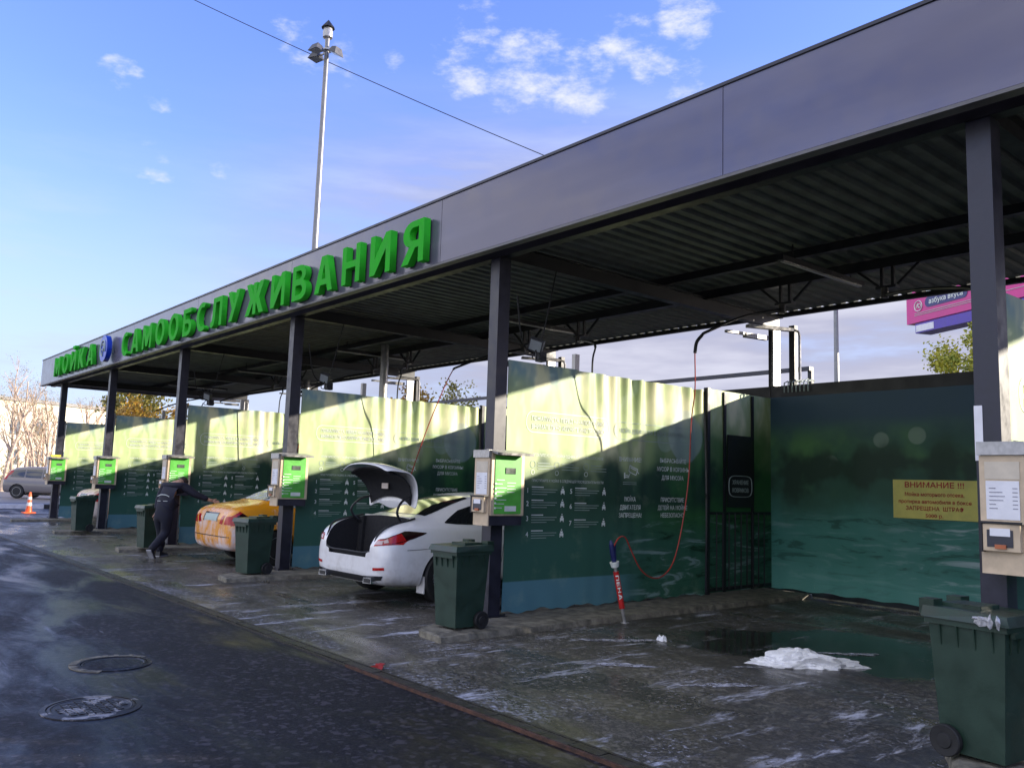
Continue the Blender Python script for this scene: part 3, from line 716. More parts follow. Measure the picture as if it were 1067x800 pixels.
    me = bpy.data.meshes.new('l'); bm.to_mesh(me); bm.free(); link('board_lettering', me, 'faint_print', gt)
    b = MB(); b.tube([(.145, 4.94+.30*(abs(math.cos(a))**.4*(1 if math.cos(a) > 0 else -1)), 1.67+.16*(abs(math.sin(a))**.6*(1 if math.sin(a) > 0 else -1))) for a in [2*math.pi*k/40 for k in range(41)]], .006, 4); b.build('board_outline', 'faint_print', gt)
    return t
pt = partition()
GP = 'printed green banner partitions between the wash bays'
plabels = {0: 'pale banner partition at the right edge, behind the nearest column', 1: 'large green banner partition beside the red foam wand, fully in view', 2: 'green banner partition right behind the white car with its boot open',
           3: 'green banner partition behind the orange taxi', 4: 'green banner partition behind the walking man and his bin', 5: 'farthest green banner partition beside the foam covered car', -1: 'green banner partition of the first bay, beyond the right edge'}
pts_ = {}
for k in (1, 0, 2, 3, 4, 5, -1):
    t = pt if k == 1 else copy_tree(pt)
    t.location = (-k*BW, 0, 0); tag(t, plabels[k], 'partition', GP); pts_[k] = t

# kerb islands under the partitions
def kerb():
    bm = bmesh.new(); out = [(.42, -1.12), (.86, -1.17), (.80, 1.5), (.78, 4.2), (.80, 5.85), (-.12, 5.85), (-.12, -.14), (.30, -.98)]
    pts = []
    for a, c in zip(out, out[1:]+out[:1]):
        n = max(1, int(math.dist(a, c)/.12))
        for i in range(n): pts.append((a[0]+(c[0]-a[0])*i/n+random.uniform(-.012, .012), a[1]+(c[1]-a[1])*i/n+random.uniform(-.012, .012)))
    lo = [bm.verts.new((x+(.02 if x > .3 else -.02), y, -.005)) for x, y in pts]; hi = [bm.verts.new((x, y, .068+random.uniform(-.010, .004))) for x, y in pts]
    cx, cy = .33, 2.; mid = [bm.verts.new((x+(cx-x)*.25, y+(.04 if y < -.5 else (-.04 if y > 5.5 else 0)), .076+random.uniform(-.003, .004))) for x, y in pts]
    n = len(pts)
    for i in range(n):
        j = (i+1) % n; bm.faces.new((lo[i], lo[j], hi[j], hi[i])); bm.faces.new((hi[i], hi[j], mid[j], mid[i]))
    bm.faces.new(mid); bmesh.ops.triangulate(bm, faces=[f for f in bm.faces if len(f.verts) > 4]); bmesh.ops.recalc_face_normals(bm, faces=bm.faces)
    me = bpy.data.meshes.new('k'); bm.to_mesh(me); bm.free(); return link('concrete_kerb', me, 'old_concrete')
kb = kerb()
klab = {1: 'worn concrete kerb island under the partition beside the red foam wand', 0: 'concrete kerb island under the nearest bin at the right edge', 2: 'concrete kerb island between the taxi and the white car', 3: 'concrete kerb island where the walking man passes his bin',
        4: 'concrete kerb island between the foam covered car and the empty bay', 5: 'farthest concrete kerb island at the end of the canopy', -1: 'concrete kerb island beyond the right edge'}
for k in (1, 0, 2, 3, 4, 5, -1):
    o = kb if k == 1 else kb.copy()
    if k != 1: COL.objects.link(o)
    o.location = (-k*BW-(.10 if k == 0 else 0), 0, 0); tag(o, klab[k], 'kerb', 'concrete kerb islands under the partitions')

# ------------------------------------------------------------------ back walls of the bays
def back_wall():
    t = empty('banner_wall', (0, 5.87, 0))
    b = MB(); xs0, xs1 = -5.395, .065
    bm = b.bm; nx, nz = 60, 16; gr = []
    for i in range(nx+1):
        x = xs0+(xs1-xs0)*i/nx
        gr.append([bm.verts.new((x, -.014+.010*math.sin(x*4+j*.1)+.012*math.sin(x*14+j*.3)*max(0, 1-j/7)+.006*math.sin(x*9+2)*(j/16), .10+(3.03)*j/nz+(.012*math.sin(x*11) if j == 0 else 0))) for j in range(nz+1)])
    for i in range(nx):
        for j in range(nz): bm.faces.new((gr[i][j], gr[i+1][j], gr[i+1][j+1], gr[i][j+1]))
    solid(bm, -.003)
    me = bpy.data.meshes.new('f'); bmesh.ops.recalc_face_normals(bm, faces=bm.faces); bm.to_mesh(me); bm.free()
    me.transform(Matrix.Translation((5.47, 0, 0)))
    o = link('banner_sheet', me, 'banner_forest', t, smooth=True); o.location.x = -5.47
    b = MB(); b.box(xs0, xs1-.002, .02, .09, 3.13, 3.32); b.build('top_beam', 'dark_steel', t)
    b = MB(); b.box(xs0, xs1-.002, .02, .09, .03, .105); b.box(xs0, xs1, .03, .08, 1.5, 1.56); b.build('rail', 'dark_steel', t)
    b = MB(); b.box(xs0, xs1, .015, .20, 0, .028); b.build('sill', 'old_concrete', t)
    return t
bw = back_wall()
blab = {0: 'dark forest lake banner wall carrying the yellow warning notice', 1: 'banner back wall of the bay holding the white car', 2: 'banner back wall of the bay holding the orange taxi', 3: 'banner back wall of the empty bay beyond the taxi', 4: 'banner back wall of the bay holding the foam covered car', -1: 'banner back wall of the bay beyond the right edge'}
for k in (0, 1, 2, 3, 4, -1):
    t = bw if k == 0 else copy_tree(bw); t.location.x = -k*BW; tag(t, blab[k], 'back wall', 'printed banner back walls of the bays')
# warning notice
wn = empty('warning_notice', (-2.80, 5.83, 1.565), 'yellow warning notice with red serif lettering on the dark banner wall', 'notice')
b = MB(); b.box(-.57, .57, -.004, .004, -.27, .27); b.build('board', 'yellow_sign', wn)
bm = bmesh.new()
for s, z, h, w in (('ВНИМАНИЕ !!!', .165, .075, .80), ('Мойка моторного отсека,', .045, .052, .80), ('протирка автомобиля в боксе', -.055, .050, .98), ('ЗАПРЕЩЕНА  ШТРАФ', -.150, .055, .78), ('5000 р.', -.245, .050, .24)):
    me = text_mesh(s, h, 0, 'CENTER', w, .055); me.transform(Matrix.Translation((.0, -.007, z)) @ UPR); bm.from_mesh(me); bpy.data.meshes.remove(me)
me = bpy.data.meshes.new('l'); bm.to_mesh(me); bm.free(); link('red_lettering', me, 'red_ink', wn)
# pale rods hanging on top of the wall (mat clips)
mc = empty('mat_clips', (-4.9, 5.9, 3.32), 'row of pale bent rods hooked over the top of the banner wall', 'hooks')
for k in range(7):
    x = -.22+.07*k; b = MB(); b.tube([(x, -.055, -.12), (x, -.055, .035), (x+.01, .03, .07+.01*(k % 3)), (x+.03, .10, .05)], .010, 6); b.build('hook', 'faint_print', mc, smooth=True)
# cable over wall behind bays
b = MB(); b.box(-48, -8.25, 11.96, 12.04, 4.50, 4.60)
tag(b.build('rear_rail', 'column_paint'), 'thin dark pipe rail running behind the bays above the banner walls', 'rail')
for x, lb in ((-8.3, 'nearest post of the pipe rail behind the bays'), (-20, 'middle post of the pipe rail behind the bays'), (-34, 'farthest post of the pipe rail behind the bays')):
    b = MB(); b.box(x-.05, x+.05, 12.05, 12.15, 0, 4.6); b.box(x-.12, x+.12, 12.0, 12.2, 0, .03); tag(b.build('rail_post', 'dark_steel'), lb, 'post', 'posts of the pipe rail')

# ------------------------------------------------------------------ payment terminals
def terminal():
    t = empty('payment_terminal', (0, 0, 0))
    x0, x1, y0, y1, z0, z1 = .10, .38, -.21, .29, 1.125, 1.975
    b = MB(); b.box(x0, x1-.02, y0+.012, y1, z0, z1-.02); b.build('cabinet', 'column_paint', t, bevel=.004)
    b = MB(); b.box(x0-.004, x1-.012, y0-.006, y0+.010, z0-.005, z1-.09); b.build('front_plate', 'beige_steel', t, bevel=.003)
    b = MB(); b.box(x0-.010, x1+.0, y0-.030, y0+.012, z1-.087, z1+.0); b.build('front_cap', 'galvanised', t, bevel=.004)
    b = MB(); b.box(x1-.018, x1+.006, y0+.014, y1+.004, z0+.11, z1-.02); b.build('side_frame', 'beige_steel', t, bevel=.003)
    b = MB(); b.box(x1+.008, x1+.014, y0+.06, y1-.045, z0+.13, z1-.06); gp = b.build('green_panel', 'box_green', t)
    b = MB(); b.hexa([(x1+.008, y0+.0, z1-.022), (x1+.15, y0-.02, z1-.055), (x1+.15, y1+.02, z1-.055), (x1+.008, y1+.01, z1-.022), (x1-.1, y0-.0, z1+.012), (x1+.155, y0-.025, z1-.030), (x1+.155, y1+.025, z1-.030), (x1-.1, y1+.01, z1+.012)]); b.build('rain_hood', 'galvanised', t)
    b = MB(); b.box(x1+.015, x1+.022, .0, .15, 1.71, 1.78); b.build('display', 'display', gp)
    b = MB()
    for k in range(8): b.box(x1+.015, x1+.017, y0+.08, y0+.17+.03*(k % 3), 1.32+.045*k, 1.328+.045*k)
    for k in range(4): b.box(x1+.015, x1+.017, .03, .14+.02*(k % 2), 1.50+.035*k, 1.507+.035*k)
    b.box(x1+.015, x1+.018, .0, .17, 1.285, 1.345)
    b.build('panel_print', 'white_print', gp)
    b = MB()
    for k in range(6): b.lathe([(.012, x1+.014), (.012, x1+.022), (.002, x1+.023)], (0, y0+.07, 1.32+.055*k), 12, 'X')
    b.build('buttons', 'white_print', gp)
    # paper price list with lines
    b = MB(); b.box(x0+.035, x1-.045, y0-.011, y0-.008, 1.47, 1.72); pp = b.build('price_list', 'paper', t)
    b = MB(); b.box(x0+.03, x1-.04, y0-.0105, y0-.0085, 1.73, 1.845); b.build('upper_leaflet', 'leaflet', t)
    b = MB()
    for k in range(6):
        z = 1.67-.026*k; b.box(x0+.055, x0+.055+(.04, .08, .095, .085, .04, .05)[k], y0-.0135, y0-.012, z, z+.0045); b.box(x1-.085, x1-.055, y0-.0135, y0-.012, z, z+.0045)
    b.build('price_lines', 'ink', pp)
    # reader
    b = MB(); b.box(x0+.025, x1-.035, y0-.055, y0-.008, 1.27, 1.44); rd = b.build('card_reader', 'beige_steel', t, bevel=.008)
    b = MB(); b.box(x0+.005, x0+.022, y0-.06, y0-.004, 1.26, 1.455); b.box(x0+.005, x1-.015, y0-.07, y0-.004, 1.445, 1.458); b.build('reader_hood', 'dark_steel', t)
    b = MB(); b.box(x0+.05, x1-.075, y0-.059, y0-.0555, 1.295, 1.405); b.build('reader_window', 'reader_glass', rd)
    b = MB(); b.box(x0+.07, x1-.09, y0-.064, y0-.060, 1.365, 1.415); b.build('sticker', 'paper', rd)
    b = MB(); b.box(x0+.10, x1-.115, y0-.072, y0-.060, 1.285, 1.312); b.build('coin_slot', 'orange_plastic', rd)
    return t
tm = terminal()
tlab = {0: 'beige payment box with a paper price list at the right edge of the photo', 1: 'green and beige payment box on the column beside the white car', 2: 'green payment box on the column between the taxi and the white car', 3: 'green payment box on the column above the walking man',
        4: 'green payment box on the column above the dark bin of the foam covered car', 5: 'green payment box on the farthest column with a yellow cap'}
for k in (1, 0, 2, 3, 4, 5):
    t = tm if k == 1 else copy_tree(tm); t.location = (-k*BW, 0, 0); tag(t, tlab[k], 'payment terminal', 'payment boxes on the columns')
b = MB(); b.box(-5*BW+.1, -5*BW+.3, -.15, .12, 1.99, 2.04); tag(b.build('yellow_cloth', 'hivis', bevel=.015), 'folded yellow cloth lying on top of the farthest payment box', 'cloth')
# leaflets taped on the nearest column
b = MB(); b.box(-.004, .05, -.010, -.0065, 1.86, 2.24); tag(b.build('torn_notice', 'paper'), 'torn white paper notice with green edge taped to the nearest column', 'notice')

# ------------------------------------------------------------------ wheeled bins
def wheelie():
    t = empty('wheeled_bin', (0, 0, 0))
    def ringb(w, d, z, y=0): return [(-w/2, y-d/2, z), (w/2, y-d/2, z), (w/2, y+d/2, z), (-w/2, y+d/2, z)]
    b = MB(); b.hexa(ringb(.35, .39, .03)+ringb(.435, .485, .86, .0)); 
    o = b.build('body', 'bin_green', t, bevel=.03, seg=3, smooth=True)
    b = MB()
    for q in (-.15, -.05, .05, .15):
        b.hexa([(q-.004, -.243, .70), (q+.004, -.243, .70), (q+.004, -.236, .70), (q-.004, -.236, .70), (q-.004, -.262, .834), (q+.004, -.262, .834), (q+.004, -.241, .834), (q-.004, -.241, .834)])
        for sx in (-1, 1): b.hexa([(sx*.200, q*1.1-.004, .70), (sx*.212, q*1.1-.004, .70), (sx*.212, q*1.1+.004, .70), (sx*.200, q*1.1+.004, .70), (sx*.212, q*1.1-.004, .834), (sx*.234, q*1.1-.004, .834), (sx*.234, q*1.1+.004, .834), (sx*.212, q*1.1+.004, .834)])
    b.box(-.235, .235, -.262, .262, .833, .875); b.build('rim', 'bin_green', o)
    b = MB(); b.hexa([(-.255, -.285, .872), (.255, -.285, .872), (.255, .275, .872), (-.255, .275, .872), (-.235, -.262, .935), (.235, -.262, .935), (.245, .262, .945), (-.245, .262, .945)]); ld = b.build('lid', 'bin_lid_green', t, bevel=.014, seg=2, smooth=True)
    b = MB(); b.box(-.12, .12, -.05, .20, .930, .965); b.build('lid_panel', 'bin_lid_green', ld, bevel=.012)
    for sx in (-1, 1):
        b = MB(); b.box(sx*.17-.055, sx*.17+.055, .20, .30, .885, .985); b.build('hinge', 'bin_lid_green', ld, bevel=.012)
    b = MB(); b.tube([(-.18, .305, .93), (.18, .305, .93)], .016, 8); b.build('handle', 'bin_green', t, smooth=True)
    b = MB(); b.box(-.17, .17, -.275, -.25, .80, .835); b.build('front_lip', 'bin_green', t, bevel=.006)
    b = MB(); b.tube([(-.2, .15, .10), (.2, .15, .10)], .012, 8); b.build('axle', 'dark_steel', t)
    for sx in (-1, 1):
        b = MB(); b.lathe([(.06, sx*.185), (.098, sx*.190), (.10, sx*.20), (.10, sx*.228), (.094, sx*.236), (.05, sx*.232), (.045, sx*.24), (.01, sx*.242)], (0, .15, .10), 24, 'X'); b.build('wheel', 'rubber', t, smooth=True)
    return t
wb = wheelie()
wlab = {0: 'dark green wheeled bin in the right foreground with torn foil under its lid', 1: 'dark green wheeled bin beside the column next to the white car', 2: 'dark green wheeled bin in front of the taxi rear side', 3: 'dark green wheeled bin half hidden by the walking man', 4: 'dark green wheeled bin standing by the foam covered car'}
binpos = {1: (.54, -.70, .075, R(3)), 0: (.25, -.64, .075, R(84)), 2: (.50, -.62, .075, R(8)), 3: (.95, -.62, .075, R(6)), 4: (.98, -.60, .075, R(4))}
for k in (1, 0, 2, 3, 4):
    t = wb if k == 1 else copy_tree(wb); dx, y, z, rz = binpos[k]; t.location = (-k*BW+dx, y, z); t.rotation_euler = (0, 0, rz); t.scale = (.93, .93, .92); tag(t, wlab[k], 'bin', 'green wheeled bins by the columns')
# foil and scraps caught under the near lid
random.seed(17); bm = bmesh.new()
for (cx, w, h) in ((.37, .045, .040), (.41, .018, .05), (.335, .03, .014), (.455, .014, .05)):
    n = 9; ring = [(cx+w*math.cos(6.28*k/n)*random.uniform(.55, 1.15), -.958-.014*random.random(), .925+h*(math.sin(6.28*k/n)*random.uniform(.5, 1.1)-.35)) for k in range(n)]
    c0 = bm.verts.new((cx, -.975, .92)); vs = [bm.verts.new(p) for p in ring]
    for k in range(n): bm.faces.new((c0, vs[k], vs[(k+1) % n]))
solid(bm, .003); me = bpy.data.meshes.new('s'); bm.to_mesh(me); bm.free()
tag(link('foil_scraps', me, 'pale_foil'), 'crumpled white foil scraps hanging from the near bin lid', 'litter')

# ------------------------------------------------------------------ swinging hose booms, hoses, lances
def spline(pts, n=8):
    pts = [Vector(p) for p in pts]; out = []
    P = [pts[0]*2-pts[1]]+pts+[pts[-1]*2-pts[-2]]
    for i in range(1, len(P)-2):
        for k in range(n):
            t = k/n; a, b_, c, d = P[i-1], P[i], P[i+1], P[i+2]
            out.append(.5*((2*b_)+(-a+c)*t+(2*a-5*b_+4*c-d)*t*t+(-a+3*b_-3*c+d)*t**3))
    out.append(pts[-1]); return out
def boom(x, label, second=False):
    # x: bay offset, geometry written for bay 0
    y0 = 4.0; px = -4.0 if not second else -2.55
    t = empty('hose_boom', (px+x, y0, 4.18), label, 'hose boom', 'swinging hose booms under the canopy')
    b = MB()
    for dx in (-.07, .07): b.box(px+dx-.018, px+dx+.018, y0+.06, y0+.10, 4.22, 4.47)
    b.box(px-.13, px+.13, y0+.02, y0+.14, 4.19, 4.225); b.bar((px+.12, y0+.1, 4.24), (px+.42, y0+.1, 4.50), .03); b.bar((px-.12, y0+.1, 4.24), (px-.42, y0+.1, 4.50), .03)
    b.bm.verts.ensure_lookup_table(); o = b.build('bracket', 'dark_steel', t); o.data.transform(Matrix.Translation((-px, -y0, -4.18)))
    b = MB(); b.lathe([(.045, 4.06), (.045, 4.19), (.001, 4.19)], (px, y0, 0), 14); o = b.build('pivot', 'cast_iron', t, smooth=True); o.data.transform(Matrix.Translation((-px, -y0, -4.18)))
    arm = [(px, y0, 4.12), (-4.21, 3.4, 3.95), (-4.3, 2.72, 3.66), (-4.31, 2.62, 3.60)] if not second else [(px, y0, 4.10), (-1.9, 3.5, 3.98), (-1.2, 3.02, 3.80), (-1.12, 2.98, 3.72)]
    b = MB(); b.tube(spline(arm, 5), .020, 8); o = b.build('arm', 'dark_steel', t, smooth=True); o.data.transform(Matrix.Translation((-px, -y0, -4.18)))
    return t
boom(0, 'swinging hose boom whose red hose hangs to the foam wand')
boom(0, 'swinging hose boom reaching behind the nearest column', True)
boom(-BW, 'swinging hose boom over the white car'); boom(-BW, 'second swinging hose boom over the white car', True)
boom(-2*BW, 'swinging hose boom over the orange taxi'); boom(-2*BW, 'second swinging hose boom over the orange taxi', True)
boom(-3*BW, 'swinging hose boom over the empty bay'); boom(-3*BW, 'second swinging hose boom over the empty bay', True)
boom(-4*BW, 'swinging hose boom over the foam covered car')
def hose(name, pts, r, mat, label, n=8):
    b = MB(); b.tube(spline(pts, n), r, 8); return tag(b.build(name, mat, smooth=True), label, 'hose')
tip = (-4.31, 2.62, 3.60)
b = MB(); b.tube(spline([tip, (-4.35, 2.56, 3.50), (-4.37, 2.55, 3.36)]), .022, 8); tag(b.build('hose_end', 'rubber', smooth=True), 'black hose sleeve at the boom tip above the red hose', 'hose')
hose('red_hose', [(-4.37, 2.55, 3.36), (-4.45, 2.66, 2.9), (-4.6, 2.78, 2.48), (-4.6, 2.74, 1.8), (-4.6, 2.63, 1.22), (-4.6, 2.46, .72), (-4.6, 2.25, .52), (-4.6, 2.02, .50), (-4.6, 1.80, .62), (-4.6, 1.62, .86), (-4.58, 1.50, 1.0), (-4.57, 1.38, 1.0), (-4.57, 1.29, .90), (-4.57, 1.285, .84)], .008, 'hose_red', 'thin red hose looping down to the foam wand in front of the big banner')
hose('red_hose', [(-BW-4.31, 2.62, 3.60), (-BW-4.45, 2.55, 3.3), (-BW-4.75, 2.4, 2.5), (-BW-4.98, 2.2, 1.5), (-BW-5.0, 2.1, 1.0)], .009, 'hose_red', 'thin red hose hanging beside the raised boot lid of the white car')
hose('red_hose', [(-2*BW-4.31, 2.62, 3.60), (-2*BW-4.36, 2.58, 3.3), (-2*BW-4.50, 2.5, 2.4), (-2*BW-4.62, 2.42, 1.75)], .012, 'hose_red', 'thin red hose hanging above the orange taxi')
for k, lab in ((1, 'black hose hanging behind the white car from the roof edge'), (2, 'black hose hanging over the taxi from the roof edge'), (3, 'black hose hanging in the empty bay from the roof edge'), (4, 'black hose hanging over the foam covered car from the roof edge')):
    x = -k*BW-1.12
    hose('black_hose', [(x, 2.98, 3.72), (x+.02, 2.9, 3.4), (x+.1, 2.86, 2.3), (x+.2, 2.7, 1.4)], .014, 'rubber', lab)

# foam wand in its holder pipe
wd = empty('foam_wand', (-4.54, 1.47, 0), 'red holder pipe lettered ПЕНА leaning by the kerb with a dark spray gun in it', 'spray wand')
A = Vector((0, 0, .0)); Bv = Vector((-.03, -.15, .66))
def on(f): return A+(Bv-A)*f
b = MB(); b.tube([on(-.0), on(1.0)], .020, 14); b.build('pipe', 'galvanised', wd, smooth=True)
b = MB(); b.tube([on(.27), on(.92)], .034, 18); sl_ = b.build('red_sleeve', 'tube_red', wd, smooth=True)
b = MB(); b.tube([on(.985), on(1.0), on(1.05), on(1.09), on(1.085)], [.022, .045, .052, .058, .04], 18); b.build('white_cup', 'white_print', wd, smooth=True)
b = MB(); b.tube([on(1.0), on(1.12), on(1.25), on(1.40), on(1.47)], [.016, .030, .034, .028, .012], 12); b.bar(on(1.15)+Vector((0, .03, 0)), on(1.40)+Vector((.0, .06, 0)), .018, .02); b.build('spray_gun', 'gun_blue', wd, smooth=False)
b = MB(); b.lathe([(.05, .004), (.05, .012), (.02, .018)], n=16); b.build('foot', 'galvanised', wd)
# lettering running down the sleeve
ax = (Bv-A).normalized(); vf = Vector((.76, -.64, 0)); vf = (vf-ax*vf.dot(ax)).normalized(); sd = ax.cross(vf)
bm = bmesh.new(); pos = .86
for ch in 'ПЕНА':
    w = GL[ch][0]; me = glyph_mesh(ch, .085, .034, .002); L = (Bv-A).length
    for v in me.vertices:
        al = pos - v.co.x/L; off = (v.co.y-.017); th = off/.034
        c = A+(Bv-A)*al; rr = .0385+v.co.z
        v.co = c+(vf*math.cos(th)+sd*math.sin(th)*-1)*rr if False else c+(vf*math.cos(th)-sd*math.sin(-th))*rr
    bm.from_mesh(me); bpy.data.meshes.remove(me); pos -= (w+.16)*.088/L
me = bpy.data.meshes.new('l'); bm.to_mesh(me); bm.free(); link('lettering', me, 'white_print', sl_)

# floodlights and cables at the partition heads
def flood(x, label):
    t = empty('floodlight', (x, .62, 3.25), label, 'floodlight', 'small floodlights on the partition heads')
    mt = Matrix.Translation((0, 0, .06)) @ Euler((R(25), R(20), R(35))).to_matrix().to_4x4()
    b = MB(); b.box(-.09, .09, -.035, .035, -.08, .08, mt); b.build('housing', 'light_housing', t, bevel=.01)
    b = MB(); b.box(-.075, .075, -.040, -.036, -.065, .065, mt); b.build('glass', 'lamp_glass', t)
    b = MB(); b.tube(spline([(0, .03, .0), (.05, .1, -.1), (-.04, .15, -.08), (-.08, -.1, .02), (-.02, -.25, .20), (.02, -.35, .62)]), .010, 6); b.tube(spline([(0, .03, .0), (.08, .0, -.12), (.02, -.08, -.1), (.0, .1, .2), (0, .3, 1.05)]), .008, 6); b.build('cables', 'rubber', t, smooth=True)
    b = MB(); b.box(-.05, .05, .03, .13, -.14, -.02); b.bar((0, 0, -.12), (0, 0, .06), .02); b.build('bracket', 'dark_steel', t)
flood(-5.30, 'small floodlight with loose cables above the big banner partition')
flood(-5.30-BW, 'small floodlight with loose cables above the banner behind the white car')
flood(-5.30-2*BW, 'small floodlight with loose cables above the banner behind the taxi')
def lampbar(x, label):
    t = empty('ceiling_light', (x, 3.5, 4.40), label, 'ceiling light', 'strip lights under the canopy')
    b = MB(); b.bar((-.02, -.95, 0), (.02, .95, 0), .09, .06); b.build('housing', 'dark_steel', t, bevel=.01)
    b = MB(); b.bar((-.02, -.90, -.036), (.02, .90, -.036), .05, .02); b.build('diffuser', 'galvanised', t, bevel=.006)
    for y in (-.7, .7):
        b = MB(); b.bar((0, y, .02), (0, y, .22), .012); b.build('hanger', 'dark_steel', t)
for k, lab in enumerate(('strip light under the roof of the bay with the foam wand', 'strip light under the roof over the white car', 'strip light under the roof over the orange taxi', 'strip light under the roof of the empty bay', 'strip light under the roof over the foam covered car')):
    lampbar(-3.1-k*BW, lab)

# ------------------------------------------------------------------ foam lying on the floor
def foam_pile(name, cx, cy, L, Wd, H, rz, label, seed, cat='foam'):
    random.seed(seed); bm = bmesh.new(); bmesh.ops.create_icosphere(bm, subdivisions=5, radius=1)
    from mathutils import noise as mn
    for v in bm.verts:
        c = v.co.copy(); n = mn.fractal(Vector((c.x*1.6+seed, c.y*1.6, c.z*1.6)), 1.0, 2.1, 4); n2 = mn.noise(Vector((c.x*9, c.y*9+seed, c.z*9)))
        k = 1+.38*n+.10*n2+.05*mn.noise(Vector((c.x*22, c.y*22, c.z*22+seed))); v.co = Vector((c.x*k*L/2, c.y*k*Wd/2, max(-.01, c.z*k*H*(1+.35*math.sin(c.x*4+seed)))))
    bmesh.ops.delete(bm, geom=[f for f in bm.faces if all(v.co.z <= -.009 for v in f.verts)], context='FACES')
    me = bpy.data.meshes.new('f'); bm.to_mesh(me); bm.free(); o = link(name, me, 'foam', None, True); o.location = (cx, cy, .006); o.rotation_euler = (0, 0, rz)
    return tag(o, label, cat)
m = Mat('foam', (.86, .86, .88), .75); f = m.noise(m.vec(), 26, 6, .7); m.col(m.mix(m.ramp(f, .35, .65), (.78, .78, .82), (.92, .92, .94))); m.bump(f, .6, .012); m.b.inputs['Subsurface Weight'].default_value = .15; m.b.inputs['Subsurface Radius'].default_value = (.02, .02, .02)
foam_pile('foam_heap', -2.02, 1.20, .95, .44, .115, R(50), 'heap of white foam melting on the wet floor near the right bin', 2)
foam_pile('foam_crumb', -3.55, .95, .10, .08, .05, 0, 'small lump of foam on a pale streak in front of the big banner', 5)
def film(name, pts, label, z=.0085, mat='film_mat'):
    b = MB(); b.poly([(x, y, z) for x, y in pts], (0, 0, .001)); return tag(b.build(name, mat), label, 'foam film')
m = Mat('film_mat', (.5, .5, .6), .5); f = m.noise(m.vec((1, 1, 1)), 9, 8, .75, .6); m.col(m.mix(m.ramp(f, .40, .62), (.30, .30, .34), (.66, .66, .74))); m.L.new(m.ramp(m.noise(m.vec(), 13, 8, .75, .8), .40, .62, .0, .95), m.b.inputs['Alpha'])
def blob(cx, cy, a, b_, rot, seed, n=40):
    random.seed(seed); ph = [random.uniform(0, 6.28) for _ in range(6)]; out = []
    for k in range(n):
        t = 2*math.pi*k/n; r = 1+.18*math.sin(2*t+ph[0])+.16*math.sin(3*t+ph[1])+.12*math.sin(5*t+ph[2])+.08*math.sin(9*t+ph[3])+.06*math.sin(13*t+ph[4])
        x, y = a*r*math.cos(t), b_*r*math.sin(t); out.append((cx+x*math.cos(rot)-y*math.sin(rot), cy+x*math.sin(rot)+y*math.cos(rot)))
    return out
film('foam_film', blob(-2.05, 2.08, .26, .07, R(48), 1), 'thin white foam ring floating in the puddle behind the heap')
film('foam_film', blob(-2.18, .72, .26, .022, R(58), 4), 'thin white foam tail stretching left of the heap')

random.seed(21); b = MB()
for k in range(5):
    a = Matrix.Translation((-4.02+.025*k, -2.27+.01*(k % 2), .012+.004*k)) @ Euler((random.uniform(-.5, .5), random.uniform(-.5, .5), random.uniform(0, 3))).to_matrix().to_4x4(); b.box(-.05, .05, -.02, .02, -.002, .002, a)
tag(b.build('red_wrapper', 'hose_red'), 'small crumpled red wrapper lying beside the drain channel', 'litter')
for (x, y, a_, c_, rot, sd, lb) in ((-3.75, .62, .42, .06, 55, 31, 'long white foam smear beside the small lump of foam'), (-2.95, -.35, .30, .07, 50, 33, 'pale foam smear in the middle of the near bay floor'), (-1.95, -.2, .30, .06, 62, 35, 'pale foam smear in front of the foam heap'), (-3.95, .30, .14, .04, 40, 37, 'short foam dab left of the long foam smear')):
    film('foam_film', blob(x, y, a_, c_, R(rot), sd, 60), lb)
